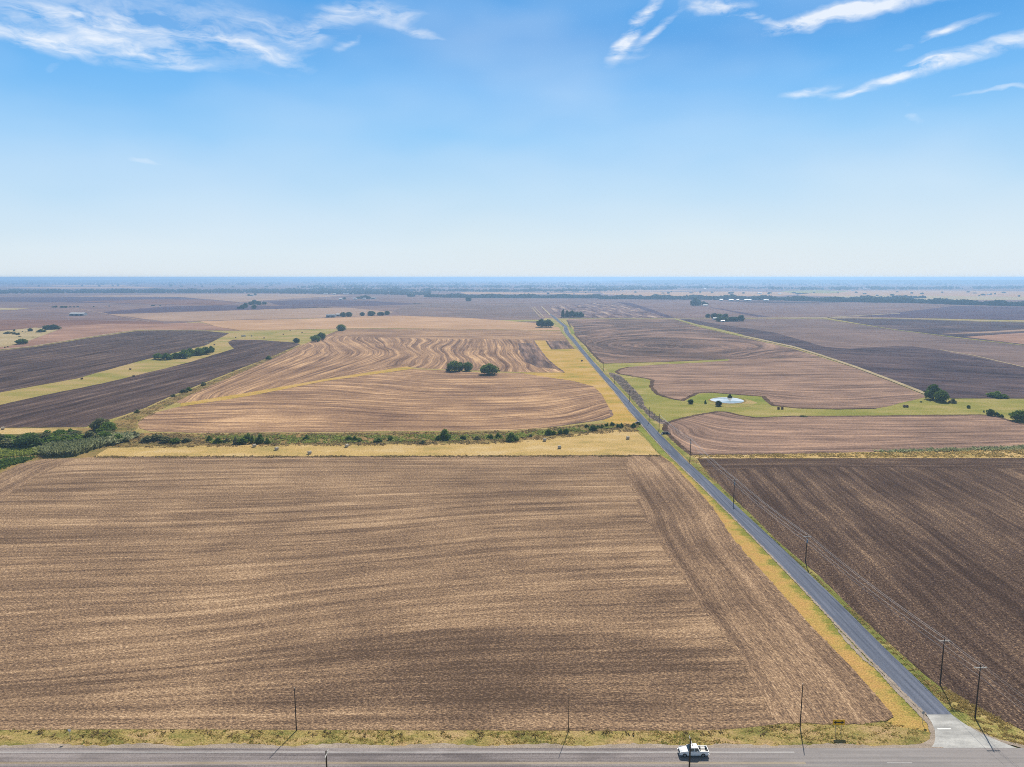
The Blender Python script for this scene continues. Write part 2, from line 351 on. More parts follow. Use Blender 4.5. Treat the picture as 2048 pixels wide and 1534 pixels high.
M['leafgreen'] = leaf_mat('willow_leaves', (0.078, 0.132, 0.025), (0.155, 0.233, 0.047), (0.279, 0.358, 0.078))
M['leafgrey'] = leaf_mat('mesquite_leaves', (0.121, 0.129, 0.057), (0.201, 0.207, 0.092), (0.310, 0.305, 0.155))
M['leafyoung'] = leaf_mat('young_leaves', (0.068, 0.115, 0.027), (0.135, 0.203, 0.047), (0.230, 0.297, 0.081))
M['far_leaf'] = leaf_mat('far_wood_leaves', (.022, .034, .018), (.035, .052, .024), (.06, .08, .035))
M['reed'] = leaf_mat('reed_blades', (.17, .185, .085), (.28, .30, .145), (.43, .44, .26), .5)
M['drygrass'] = leaf_mat('dry_tufts', (0.256, 0.208, 0.072), (0.480, 0.368, 0.144), (0.800, 0.608, 0.288), .5)
M['brush'] = leaf_mat('dry_brush', (0.176, 0.135, 0.068), (0.324, 0.243, 0.115), (0.486, 0.351, 0.176), .5)
M['greentuft'] = leaf_mat('green_tufts', (0.189, 0.246, 0.051), (0.304, 0.348, 0.087), (0.435, 0.435, 0.131), .5)
M['greybrush'] = leaf_mat('grey_brush', (.20, .16, .14), (.32, .27, .23), (.46, .39, .33), .5)

# ---------------------------------------------------------------- ground sheets
def densify(pts, step=10.0, jit=0.0, closed=True):
    out = []
    n = len(pts)
    for i in range(n if closed else n-1):
        a = pts[i]; b = pts[(i+1) % n]
        d = math.hypot(b[0]-a[0], (b[1]-a[1])*2.5); k = max(1, int(d/step))
        for j in range(k):
            t = j/k
            jx = random.uniform(-jit, jit)*2 if j else 0; jy = random.uniform(-jit, jit) if j else 0
            out.append((a[0]+(b[0]-a[0])*t+jx, a[1]+(b[1]-a[1])*t+jy))
    if not closed: out.append(pts[-1])
    return out
def rnd_smooth(pts, k=1, closed=True):          # Chaikin corner cutting
    for _ in range(k):
        o = []
        n = len(pts)
        rng = range(n) if closed else range(n-1)
        if not closed: o.append(pts[0])
        for i in rng:
            a = pts[i]; b = pts[(i+1) % n]
            o += [(a[0]*.75+b[0]*.25, a[1]*.75+b[1]*.25), (a[0]*.25+b[0]*.75, a[1]*.25+b[1]*.75)]
        if not closed: o.append(pts[-1])
        pts = o
    return pts
def inside(p, poly):
    x, y = p; r = False; n = len(poly); j = n-1
    for i in range(n):
        xi, yi = poly[i]; xj, yj = poly[j]
        if (yi > y) != (yj > y) and x < (xj-xi)*(y-yi)/(yj-yi)+xi: r = not r
        j = i
    return r
def tps(guides):
    pts = []; vals = []
    for v, g in guides:
        for q in densify(g, 30.0, 0, False):
            pts.append(P(*q)); vals.append(v)
    A = np.array(pts)/100.0; v = np.array(vals)
    def phi(r2): return np.where(r2 > 1e-9, 0.5*r2*np.log(np.maximum(r2, 1e-9)), 0)
    n = len(A); d2 = ((A[:, None]-A[None])**2).sum(-1)
    K = phi(d2)+np.eye(n)*0.02
    Q = np.hstack([np.ones((n, 1)), A]); L = np.block([[K, Q], [Q.T, np.zeros((3, 3))]])
    s = np.linalg.solve(L, np.concatenate([v, np.zeros(3)]))
    def f(X):
        X = X/100.0; d = ((X[:, None]-A[None])**2).sum(-1)
        return phi(d)@s[:n]+s[n]+X@s[n+1:]
    return f
def seg_dist(line):
    L = np.array([P(*q) for q in line])
    def f(X):
        best = np.full(len(X), 1e9)
        for i in range(len(L)-1):
            a = L[i]; d = L[i+1]-a; t = np.clip(((X-a)@d)/(d@d), 0, 1)
            best = np.minimum(best, np.hypot(*((X-(a+t[:, None]*d)).T)))
        return best
    return f
def sheet(name, pts, mat, z=0.05, rows=None, jit=0.35, step=12.0, grid=None, smooth=0, raw=False):
    """rows: angle in degrees (rows run that way, world), or callable giving metres across"""
    if smooth: pts = rnd_smooth(pts, smooth)
    pp = densify(pts, step, jit) if not raw else pts
    allp = list(pp); n = len(pp)
    if grid:
        xs = [p[0] for p in pp]; ys = [p[1] for p in pp]
        gy = min(ys)
        while gy < max(ys):
            gx = min(xs)
            while gx < max(xs):
                q = (gx+random.uniform(-.2, .2)*grid[0], gy+random.uniform(-.2, .2)*grid[1])
                if inside(q, pp): allp.append(q)
                gx += grid[0]
            gy += grid[1]
    r = delaunay_2d_cdt([Vector(p) for p in allp], [], [list(range(n))], 1, 1e-6)
    V = np.array([(*P(v[0], v[1]), z) for v in r[0]])
    F = []
    for f in r[2]:
        a = V[f[0]]; b = V[f[1]]; c = V[f[2]]
        cr = (b[0]-a[0])*(c[1]-a[1])-(b[1]-a[1])*(c[0]-a[0])
        F.append(tuple(f) if cr > 0 else tuple(reversed(f)))
    X = V[:, :2]
    if rows is None: rows = 0.0
    if callable(rows):
        vv = rows(X); uu = X[:, 0]+X[:, 1]*0.5
    else:
        a = R(rows); uu = X[:, 0]*math.cos(a)+X[:, 1]*math.sin(a); vv = -X[:, 0]*math.sin(a)+X[:, 1]*math.cos(a)
    o = link(name, np_mesh(name, V, F, np.stack([uu, vv], 1)), M[mat] if isinstance(mat, str) else mat)
    o['kind'] = 'structure'
    return o
def ang(p, q):
    a = P(*p); b = P(*q); return math.degrees(math.atan2(b[1]-a[1], b[0]-a[0]))

# the one big ground sheet
# a polar sheet out to the horizon; low country rises and hides what lies beyond a little nearer on the left
rings = [60, 150, 300, 600, 1200, 2500, 5000, 10000]; NA = 144
def reach(a):
    px = 1024+FPX*math.tan(max(-1.2, min(1.2, a)))
    yy = np.interp(px, [-400, 0, 500, 900, 1300, 1600, 2048, 2500], [15500, 15800, 24000, 33500, 33500, 30000, 24500, 22000])
    return yy/max(.45, math.cos(a)) if abs(a) < 1.2 else 30000
V = [(0, 0, 0)]; F = []
for k in range(len(rings)+1):
    for i in range(NA):
        a = -math.pi+2*math.pi*i/NA; rr = rings[k] if k < len(rings) else min(reach(a), 33400/max(.01, abs(math.cos(a))))
        V.append((math.sin(a)*rr, math.cos(a)*rr, 0))
        q0 = 1+k*NA+i; q1 = 1+k*NA+(i+1) % NA
        if k == 0: F.append((0, q1, q0, 0))
        else: F.append((q0-NA, q1-NA, q1, q0))
F3_ = [f[:3] for f in F if f[3] == 0]; F4_ = [f for f in F if f[3] != 0]
F = F3_+[(f[0], f[1], f[2]) for f in F4_]+[(f[0], f[2], f[3]) for f in F4_]
F = [f[::-1] for f in F]
F = [f if (V[f[1]][0]-V[f[0]][0])*(V[f[2]][1]-V[f[0]][1])-(V[f[1]][1]-V[f[0]][1])*(V[f[2]][0]-V[f[0]][0]) > 0 else f[::-1] for f in F]
g = link('ground', np_mesh('ground', V, F, [(v[0], v[1]) for v in V]), M['base']); g['kind'] = 'structure'

# --- far quilt (from y=557 down to about 650)
sheet('farmland', [(-900, 560.5), (3000, 560.5), (3000, 640), (1640, 636.5), (1130, 637), (1090, 636), (1075, 648), (930, 637), (800, 632), (400, 643), (330, 649), (0, 664), (-900, 690)], 'mauve', .05, 3, jit=0)
sheet('field', [(-300, 594.5), (360, 594.5), (478, 604.5), (440, 612), (370, 610), (210, 606), (0, 603), (-300, 603)], 'violet', .25, 2)
sheet('field', [(160, 603), (300, 599), (400, 599), (478, 605), (440, 611), (370, 610), (230, 606)], 'russet', .35, 2)
sheet('field', [(205, 624), (330, 613), (470, 611), (560, 612), (700, 614), (478, 620), (219, 628)], 'violet', .25, 5)
sheet('field', [(250, 590), (380, 588), (620, 588.5), (700, 591), (560, 599), (480, 604), (360, 594), (120, 593)], 'pale', .25, 4)
sheet('field', [(530, 603), (640, 599), (740, 602), (850, 608), (700, 613), (560, 611)], 'violet', .25, 2)
sheet('field', [(219, 629), (478, 620.8), (640, 614.5), (700, 616), (790, 624), (760, 630), (615, 637), (500, 639), (400, 642), (330, 643)], 'pale', .25, 6)
sheet('field', [(-300, 645), (0, 640), (150, 640), (320, 644), (330, 648), (120, 652), (0, 661), (-300, 675)], 'russet', .25, 1)
sheet('field', [(400, 643), (500, 640), (615, 638), (730, 632.5), (800, 631.5), (937, 636), (1073, 646.5), (1118, 655), (1121, 661), (957, 658.5), (787, 657), (684, 657.5), (560, 660), (480, 661), (435, 654)], 'tan', .3, 5, jit=.15)
sheet('field', [(-300, 752), (0, 700), (68, 693), (171, 676), (273, 660.5), (410, 661), (480, 661.5), (440, 655), (400, 645), (320, 648), (227, 648), (122, 652), (122, 658), (95, 668), (55, 683), (20, 692), (-300, 735)], 'pinkrows', .3, 8, jit=.15)
sheet('sandy_pasture', [(-300, 672), (0, 663), (70, 655.5), (124, 657), (95, 668), (55, 683), (20, 692), (-300, 735)], 'sand', .35, jit=.3)
sheet('sandy_pasture', [(-100, 617), (0, 616), (60, 617), (30, 620), (-100, 621)], 'sand', .35, jit=.1)
sheet('field', [(830, 606), (1060, 607), (1080, 636), (960, 636), (870, 634), (800, 630), (790, 620)], 'greyfar', .25, 10, jit=.3)
# right far fields
sheet('field', [(1250, 600), (1900, 607), (1900, 611), (1724, 631), (1550, 635), (1350, 635), (1262, 607)], 'mauve', .25, 8)
sheet('field', [(1440, 602), (1700, 604), (1640, 607), (1500, 606)], 'darkfar', .35, 8, jit=.1)
sheet('field', [(1232, 604), (1262, 606), (1300, 618), (1348, 635.4), (1333, 635.4), (1275, 616)], 'violet', .4, 8, jit=.1)
sheet('field', [(1410, 613), (1425, 615), (1540, 634), (1515, 634)], 'violet', .4, 8, jit=.1)
sheet('field', [(1098, 613), (1170, 607), (1232, 605), (1275, 616), (1333, 635.6), (1118, 635.6)], 'stripes', .4, ang((1083, 613.5), (1100, 629)), jit=.1)
sheet('field', [(1717, 633), (1760, 629), (1830, 621), (1908, 612.5), (2048, 613.5), (3000, 617), (3000, 647), (2048, 640.5), (1963, 639), (1792, 635)], 'violet', .4, 2, jit=.15)
sheet('field', [(1660, 637), (1792, 638), (1963, 643.5), (2048, 645), (3000, 662), (3000, 730), (2048, 690), (1929, 676), (1792, 659.5)], 'darkfar', .3, 175, jit=.2)
sheet('field', [(1880, 668), (1960, 664), (2048, 659), (2400, 655), (2400, 659), (2048, 662.5), (1960, 667)], 'pale', .4, 175, jit=.1)
sheet('field', [(1930, 674), (2048, 666), (2400, 662), (2400, 700), (2048, 689)], 'pinkrows', .42, 175, jit=.2)
sheet('field', [(1350, 637.5), (1640, 637.5), (1792, 660.5), (1929, 678), (2048, 691.5), (3000, 790), (3000, 800), (1900, 797), (1853, 790), (1787, 761), (1709, 731), (1644, 709), (1589, 692), (1487, 670), (1404, 651)], 'greyfar', .25, 150, jit=.2)
sheet('field', [(1360, 638.5), (1378, 638.5), (1433, 648), (1553, 666), (1650, 694), (1700, 698), (1760, 694), (1826, 693), (1881, 701), (2048, 735), (2600, 830), (2600, 796), (1900, 797), (1858, 791), (1787, 761.5), (1709, 731.5), (1644, 709.5), (1589, 692.5), (1487, 670.5), (1404, 651)], 'darkfar', .32, 150, jit=.35)
# --- tracks between the far fields
def strip(name, line, wpx, mat, z, widen=None):
    L = []; Rr = []
    for i, (x, y) in enumerate(line):
        a = line[max(0, i-1)]; b = line[min(len(line)-1, i+1)]
        d = Vector((b[0]-a[0], b[1]-a[1])).normalized(); nrm = Vector((-d.y, d.x))
        ww = (wpx if widen is None else wpx+(widen-wpx)*i/(len(line)-1))/2
        L.append((x+nrm.x*ww, y+nrm.y*ww)); Rr.append((x-nrm.x*ww, y-nrm.y*ww))
    return sheet(name, L+Rr[::-1], mat, z, jit=.12)
strip('farm_track', [(1120, 636.6), (1350, 637), (1545, 636), (1655, 635.3), (1792, 636.8), (1963, 642), (2048, 643.5), (2600, 655)], .9, 'track', .5)
strip('farm_track', [(1655, 635.3), (1717, 631.5), (1800, 627)], .8, 'track', .5)
strip('farm_track', [(1643, 636.8), (1792, 660), (1929, 677.5), (2048, 691), (2500, 745)], .9, 'greentrack', .5)
strip('farm_track', [(1881, 700), (1950, 712), (2048, 735), (2500, 830)], .9, 'track', .5)
strip('farm_track', [(1349, 638), (1375, 645), (1403, 653)], 2.0, 'greentrack', .5, 3)
strip('farm_track', [(1403, 653), (1440, 661), (1485, 672)], 5.0, 'greentrack', .48, 4)
strip('farm_track', [(1485, 672), (1587, 694), (1642, 711), (1707, 733), (1785, 762), (1856, 790)], 2.2, 'track', .5, 4.5)
strip('farm_track', [(1063, 614), (1081, 635)], .9, 'track', .5, 1.2)
strip('farm_track', [(1068, 614), (1088, 635)], .9, 'track', .5, 1.2)
strip('farm_track', [(1083, 613.3), (1090, 620), (1100, 630)], 1.8, 'track', .55, 2.4)
strip('farm_track', [(145, 616), (180, 622), (220, 629), (300, 644)], .9, 'pale', .5)
strip('farm_track', [(0, 699.5), (68, 692.5), (171, 675.5), (273, 660.3), (410, 660.8)], .9, 'track', .5)
strip('grass_strip', [(700, 640), (860, 640), (1000, 642), (1100, 641)], 3.5, 'greentrack', .28)

# --- left middle fields
sheet('field', [(-300, 842), (0, 785), (154, 757), (205, 742.5), (280, 722), (325, 711), (410, 691), (452, 670), (458, 666.5), (410, 661.8), (340, 661.2), (273, 661.8), (171, 677), (68, 694), (0, 701), (-300, 757)], 'darkleft', .12, ang((0, 785), (205, 742)), jit=.25)
sheet('field', [(-300, 862), (0, 855.5), (171, 854.5), (222, 838), (239, 833), (290, 816), (342, 792), (410, 765), (478, 738), (540, 714.5), (601, 688.5), (588, 685), (517, 679.8), (466, 679.5), (456, 684), (459, 689), (468, 697.5), (376, 725.5), (307, 742.5), (205, 767), (85, 791), (0, 810), (-300, 880)], 'darkleft', .12, ang((0, 830), (307, 760)), jit=.3)
# F22 fan-shaped contour field
def gv(y, x=958): return -P(x, y)[1]
gF22 = [(gv(757), [(760, 748), (855, 757), (958, 758), (1077, 757)]), (gv(772), [(700, 760), (770, 763), (870, 771), (958, 772), (1100, 768)]),
        (gv(790), [(560, 782), (650, 783), (770, 793), (889, 797), (1060, 795), (1160, 782)]), (gv(812), [(430, 808), (560, 803), (700, 806), (800, 812), (958, 816), (1100, 811), (1190, 795)]),
        (gv(834), [(330, 835), (500, 829), (650, 830), (787, 838), (958, 840), (1128, 830), (1208, 806)]), (gv(861), [(295, 858), (400, 863), (650, 862), (1026, 859), (1163, 845), (1219, 828)])]
F22 = [(275, 848), (282, 838), (308, 826), (359, 813.5), (500, 792), (650, 762.5), (760, 744), (825, 738), (900, 741), (958, 745), (1043, 746), (1077, 752), (1146, 762), (1187, 773), (1204, 790), (1221, 820), (1224, 832), (1210, 839), (1163, 846), (1100, 855), (1026, 860), (855, 862), (650, 864), (400, 866), (300, 863), (280, 857)]
sheet('field', F22, 'fan', .12, tps(gF22), jit=.3, grid=(16, 6))
# F23 wavy contour field
def gx(x, y=683): return P(x, y)[0]
gF23 = [(gx(1067), [(1067, 682), (1080, 700), (1094, 718), (1127, 744)]), (gx(1037), [(1037, 683), (1042, 705), (1060, 735)]), (gx(1000), [(1000, 683), (1002, 704), (1028, 735)]),
        (gx(962), [(962, 683), (961, 704), (989, 733)]), (gx(930), [(934, 682), (915, 708), (932, 728)]), (gx(880), [(886, 682), (862, 700), (878, 716), (868, 733)]),
        (gx(810), [(812, 680), (800, 692), (838, 712), (815, 731)]), (gx(755), [(745, 680), (780, 700), (765, 716), (680, 744)]), (gx(705), [(690, 680), (728, 703), (700, 722), (560, 764)]),
        (gx(655), [(650, 683), (678, 704), (640, 724), (480, 777)]), (gx(600), [(620, 688), (580, 715), (400, 788)]), (gx(560), [(600, 692), (540, 720), (370, 795)])]
F23 = [(352, 804), (410, 776), (512, 732), (601, 691.5), (649, 671), (684, 658.5), (787, 658), (957, 659), (1121, 662), (1135, 680), (1149, 697), (1103, 699), (1091, 681), (1068, 680.5), (1080, 700), (1094, 718), (1112, 733), (1129, 745), (1077, 745), (992, 743), (900, 739), (841, 736.5), (814, 733), (650, 758.5), (500, 785), (362, 807)]
sheet('field', F23, 'wavy', .12, tps(gF23), jit=.3, grid=(11, 4))
sheet('field', [(684, 658.6), (787, 658.2), (957, 659.2), (1120, 662.2), (1134, 680), (1060, 679.5), (900, 678), (760, 675), (662, 672)], 'wavy', .16, ang((700, 672), (1100, 676))+4, jit=.3)
sheet('field', [(1035, 686), (1066, 686), (1092, 722), (1112, 738), (1075, 735), (1048, 722), (1040, 704)], 'loops', .16, ang((1066, 686), (1092, 722)), jit=1.0)
sheet('field', [(1092, 681.5), (1135, 681), (1147, 696.5), (1104, 698.5)], 'loops', .18, ang((1137, 680), (1149, 697)), jit=.2)
sheet('grass_strip', [(362, 807), (500, 785), (650, 758.5), (814, 733), (828, 737.5), (650, 762.5), (500, 792), (359, 814)], 'goldgreen', .2, jit=.2)
sheet('gold_meadow', [(1067, 681), (1091, 681), (1103, 699), (1150, 697.6), (1164, 706), (1200, 750), (1230, 785), (1262, 826), (1279, 848), (1230, 851), (1205, 841), (1224, 833), (1221, 820), (1204, 790), (1187, 773), (1146, 762), (1077, 752.5), (1030, 745.5), (1128, 745.5), (1110, 733), (1094, 718), (1080, 700)], 'goldgreen', .08, jit=.2)
# hedge line between the dark field and the contour fields
sheet('hedge_ground', [(603, 689), (540, 716), (478, 740), (410, 768), (342, 795), (290, 819), (239, 836), (215, 850), (225, 868), (262, 868), (276, 856), (273, 846), (282, 836), (308, 824), (350, 806), (410, 777), (512, 733), (601, 693)], 'creek', .07, jit=.5)
# creek ground and gold bale strip
sheet('creek_ground', [(-200, 856), (171, 856), (230, 862), (262, 866), (300, 866), (400, 868), (650, 866), (855, 864), (1026, 862), (1100, 857), (1163, 849), (1230, 846), (1280, 846), (1290, 864), (1240, 866), (1180, 872), (1100, 882), (1020, 890), (850, 894), (520, 896), (300, 900), (200, 916), (90, 921), (40, 932), (0, 950), (-200, 1010)], 'creek', .06, jit=.5)
sheet('hay_meadow', [(188, 914), (215, 897), (300, 893.5), (400, 891.5), (520, 890), (700, 889.5), (850, 888.5), (1020, 884.5), (1100, 875), (1180, 866), (1240, 859), (1272, 862), (1292, 880), (1320, 912), (700, 914), (300, 915)], 'gold', .1, jit=.4)
sheet('hay_meadow', [(-200, 858), (0, 857), (90, 857), (170, 858), (120, 862), (40, 868), (-200, 874)], 'gold', .1, jit=.4)

# --- F1 the front field
gF1 = [(gv(915, 700), [(-100, 965), (100, 922), (600, 916), (1240, 914)]), (gv(965, 700), [(-200, 1010), (0, 980), (500, 968), (800, 962), (1240, 956)]),
       (gv(1032, 700), [(-200, 1058), (0, 1053), (400, 1046), (700, 1032), (1000, 1012), (1260, 1004)]), (gv(1140, 700), [(-200, 1188), (0, 1180), (400, 1165), (700, 1140), (1000, 1106), (1330, 1092)]),
       (gv(1225, 700), [(-200, 1310), (0, 1296), (400, 1268), (700, 1225), (1000, 1200), (1400, 1185)]), (gv(1330, 700), [(-200, 1400), (0, 1388), (400, 1355), (700, 1330), (1000, 1312), (1480, 1300)]),
       (gv(1410, 700), [(-200, 1428), (500, 1420), (1000, 1408), (1550, 1398)]), (gv(1461, 700), [(-300, 1461), (700, 1461), (1440, 1461)])]
EDGE1 = [(1322, 911.5), (1345, 928), (1372, 958), (1410, 1000), (1434, 1031), (1455, 1066), (1483, 1102), (1524, 1146), (1560, 1187), (1624, 1258), (1699, 1335), (1749, 1392), (1778, 1426), (1784, 1436)]
BOT1 = [(1774, 1442), (1739, 1447), (1674, 1451), (1624, 1448), (1574, 1447), (1524, 1453), (1474, 1458), (1434, 1461), (1324, 1462.5), (1000, 1462), (600, 1461), (300, 1459), (0, 1461), (-500, 1462)]
F1 = [(-500, 1200), (0, 948), (40, 929), (65, 922.5), (85, 918.5), (160, 916.5), (200, 914), (660, 913.5), (1000, 912), (1320, 911)]+EDGE1[1:]+BOT1
sheet('field', F1, 'front', .12, tps(gF1), jit=.35, grid=(30, 12))
HEAD = [(1250, 912), (1256, 940), (1266, 975), (1282, 1020), (1310, 1065), (1335, 1110), (1380, 1180), (1440, 1262), (1490, 1330), (1520, 1390), (1550, 1446)]
dE = seg_dist(EDGE1)
sheet('field', [(1320, 911.2)]+EDGE1[1:]+BOT1[:5]+HEAD[::-1], 'headland', .16, dE, jit=2.6, step=10, grid=(20, 9))
dL = seg_dist([(-400, 1150), (0, 948), (40, 929), (85, 918.5)])
sheet('field', [(-400, 1150), (0, 948), (40, 929), (65, 922.5), (85, 918.5), (150, 917), (110, 935), (60, 960), (0, 1000), (-400, 1260)], 'headland', .16, dL, jit=1.2, step=8, grid=(20, 9))
# --- F2 right plowed field
F2L = [(1394, 917.5), (1418, 951), (1460, 990), (1503, 1030), (1554, 1081), (1595, 1116), (1636, 1150), (1690, 1204), (1774, 1283), (1849, 1350), (1895, 1385)]
F2 = F2L+[(1950, 1412), (2000, 1440), (2048, 1462), (2300, 1560), (2900, 1500), (2900, 916), (2048, 916.5), (1700, 917)]
sheet('field', F2, 'plowed', .12, ang((1588, 941), (1725, 1060)), jit=.5)
sheet('field', [(1396, 918), (1700, 917.5), (2048, 917), (2900, 916.5), (2900, 945), (2048, 938), (1800, 934), (1600, 934), (1440, 940), (1412, 942)], 'plowed', .16, 0, jit=.9)
# --- F3, F4, F5 and the pasture
sheet('pasture', [(1183, 720), (1203, 727.5), (1330, 724), (1455, 718.5), (1500, 750), (1600, 790), (1700, 800), (1853, 789), (1900, 795.5), (2048, 792), (3000, 790), (3000, 1000), (2300, 905), (2048, 850), (1960, 833), (1400, 845), (1345, 858), (1322, 850), (1300, 826), (1262, 786), (1240, 762), (1208, 735)], 'pasture', .06, jit=.2)
F4 = [(1134, 638), (1346, 638.2), (1400, 655), (1483, 674), (1585, 697), (1641, 714), (1600, 715.8), (1456, 718.5), (1330, 724), (1207, 727.3), (1197, 720), (1183, 705), (1172, 691), (1158, 678), (1146, 664), (1148, 655), (1138, 646)]
def cy(y): return -P(1400, y)[1]
gF4 = [(0, [(1230, 690), (1300, 686), (1400, 687), (1480, 694)]), (28, [(1205, 685), (1240, 678), (1330, 674), (1440, 678)]), (28, [(1205, 692), (1240, 702), (1330, 706), (1450, 712)]),
       (70, [(1180, 672), (1240, 665), (1340, 660), (1400, 663)]), (70, [(1196, 708), (1240, 716), (1300, 717), (1400, 718)]), (130, [(1165, 655), (1240, 650), (1340, 648)]), (200, [(1150, 641), (1250, 640), (1340, 640)]),
       (60, [(1590, 700), (1540, 706), (1500, 714)])]
sheet('field', F4, 'loops', .12, tps(gF4), jit=.25, grid=(14, 4))
F5 = [(1232, 743), (1240, 738.5), (1259, 734), (1314, 729.4), (1387, 726), (1456, 721.6), (1460, 718.6), (1600, 716), (1641, 714.3), (1707, 735.5), (1785, 765), (1848, 790.5), (1853, 794), (1810, 804), (1776, 813), (1751, 817), (1672, 818.3), (1594, 816.3), (1547, 811), (1535, 801.6), (1527, 793), (1461, 788.3), (1423, 785), (1396, 786), (1380, 793), (1365, 801.5), (1341, 797), (1314, 788), (1303, 775), (1305, 760), (1292, 756.8), (1268, 753), (1238, 747.7)]
gF5 = [(cy(725), [(1300, 732), (1400, 728), (1600, 722), (1660, 724)]), (cy(745), [(1270, 744), (1400, 746), (1550, 745), (1720, 743)]), (cy(770), [(1310, 768), (1400, 771), (1600, 772), (1770, 768)]),
       (cy(795), [(1390, 784), (1530, 790), (1560, 800), (1700, 802), (1830, 793)]), (cy(812), [(1560, 812), (1700, 815), (1770, 811)])]
sheet('field', F5, 'rose', .14, tps(gF5), jit=.3, grid=(16, 6))
F3 = [(1331, 850), (1335, 846), (1356, 839), (1396, 830), (1434, 823.6), (1452, 824), (1478, 831), (1512, 836), (1587, 832.8), (1724, 832.6), (1861, 831), (1963, 830), (1990, 832.5), (2028, 844), (2048, 849), (2400, 930), (2400, 885), (2048, 896), (1963, 900), (1826, 902), (1655, 906), (1485, 909), (1409, 909.4), (1384, 910), (1366, 897), (1343, 875), (1330, 860)]
F3 = F3[:15]+[(2500, 960), (2400, 899), (2048, 896)]+F3[18:]
gF3 = [(cy(832), [(1440, 828), (1500, 840), (1700, 836), (1980, 834)]), (cy(850), [(1400, 836), (1450, 846), (1700, 851), (2040, 852)]), (cy(878), [(1380, 850), (1392, 868), (1480, 877), (1700, 879), (2048, 872)]), (cy(905), [(1345, 854), (1352, 876), (1390, 900), (1480, 906), (1700, 903), (2048, 894)])]
sheet('field', F3, 'rose', .12, tps(gF3), jit=.3, grid=(16, 6))
sheet('ditch_bank', [(1384, 911), (1409, 910), (1485, 910), (1655, 906.5), (1826, 902.5), (1963, 900.5), (2048, 897), (3000, 890), (3000, 916), (2048, 916), (1700, 916.5), (1392, 917)], 'gold', .1, jit=.4)
sheet('creek_bed', rnd_smooth([(1216, 745), (1228, 746), (1246, 755), (1258, 768), (1272, 782), (1286, 797), (1288, 812), (1302, 826), (1318, 836), (1336, 843), (1328, 850), (1312, 844), (1294, 830), (1280, 815), (1268, 800), (1252, 783), (1238, 768), (1222, 755)], 1), 'bed', .1, jit=1.0, step=5)
RL = RL0 = [(1098, 628), (1103, 632), (1110.5, 639), (1118.4, 645.8), (1128, 653.6), (1128.5, 661), (1131, 666), (1140, 677), (1151.6, 690.7), (1163, 705), (1175, 720), (1199, 748), (1228.5, 782), (1259.5, 822), (1292, 859), (1325, 895.5), (1349, 920), (1399, 968), (1449, 1017), (1524, 1092), (1624, 1197), (1724, 1303), (1786, 1365), (1825, 1404), (1852.5, 1430.5)]
def outline(name, pts, w0, mat, z, jit=.35):
    V = []; F = []; q = densify(pts, 5, 0, False); n = len(q)
    for i, (x, y) in enumerate(q):
        a = q[max(0, i-1)]; b = q[min(n-1, i+1)]; A = Vector(P(*a)); B = Vector(P(*b)); d = (B-A).normalized(); nn = Vector((-d.y, d.x))
        c = Vector(P(x, y)); w1 = w0*random.uniform(1-jit, 1+jit)*.5; w2 = w0*random.uniform(1-jit, 1+jit)*.5
        V += [(*(c+nn*w1), z), (*(c-nn*w2), z)]
        if i: F.append((2*i-2, 2*i-1, 2*i+1, 2*i))
    F = [f[::-1] for f in F]
    o = link(name, np_mesh(name, V, F, [(v[0], v[1]) for v in V]), M[mat]); o['kind'] = 'structure'
outline('furrow', F3[:15], 3.2, 'plowed', .17); outline('furrow', F3[-7:]+[F3[0]], 3.0, 'plowed', .17)
outline('furrow', F5[15:]+F5[:3], 3.4, 'plowed', .19); outline('furrow', [(1134, 640), (1146, 664), (1158, 678), (1172, 691), (1183, 705), (1197, 719), (1207, 727), (1330, 723.6), (1450, 718.4)], 3.0, 'plowed', .19)
outline('furrow', [(200, 914.5), (660, 914), (1000, 912.6), (1316, 911.6)], 1.6, 'plowed', .18)
outline('furrow', [(1221, 821), (1224, 832), (1209, 838), (1163, 845), (1100, 853.5)], 2.0, 'loops', .18)
outline('furrow', EDGE1[2:], .8, 'headland', .2)
outline('furrow', [(1067, 681), (1080, 700.5), (1094, 718.5), (1112, 733.5), (1128, 745)], 2.4, 'loops', .2); outline('furrow', [(1092, 681.5), (1104, 699), (1149, 697.3)], 2.4, 'plowed', .2)
outline('gravel_edge', [(x-1.5, y) for x, y in RL0], .7, 'gravel', .21, .5)
# pond
sheet('pond_bank', [(1372, 803), (1383, 793), (1400, 788), (1430, 786.5), (1465, 789), (1527, 794), (1533, 802), (1540, 808), (1500, 811), (1450, 811), (1400, 808)], 'lush', .1, jit=.4)
sheet('pond_bank', [(1488, 797), (1500, 800), (1515, 806), (1500, 813), (1455, 815), (1425, 810), (1416, 805), (1440, 808), (1470, 808), (1489, 803)], 'base', .14, jit=.5)
pw, t_, b_ = newmat('pond_water'); _g = t_.node('ShaderNodeNewGeometry'); t_.l.new(t_.mix(t_.mr(t_.noise(t_.vm('MULTIPLY', _g.outputs['Position'], (.05, .10, 1)), 1.0, 4.0, .6), .46, .62), (.74, .75, .74), (.22, .25, .24)), b_.inputs['Base Color']); b_.inputs['Roughness'].default_value = .12; b_.inputs['Specular IOR Level'].default_value = .8  # pale base paints in the bright glare, dark noise the reflection
pond = [(1419, 799.5), (1428, 796.3), (1445, 795), (1465, 795.5), (1480, 798), (1489, 802), (1486, 805), (1472, 807), (1452, 807.2), (1434, 804.5), (1422, 801.5)]
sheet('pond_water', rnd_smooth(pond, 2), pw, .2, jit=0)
sheet('pond_shore', rnd_smooth([(1415, 799.5), (1428, 795.4), (1446, 794.2), (1468, 794.7), (1484, 797.5), (1494, 802), (1488, 806.5), (1472, 808.6), (1450, 808.8), (1430, 806), (1418, 802)], 1), 'creek', .16, jit=.3)

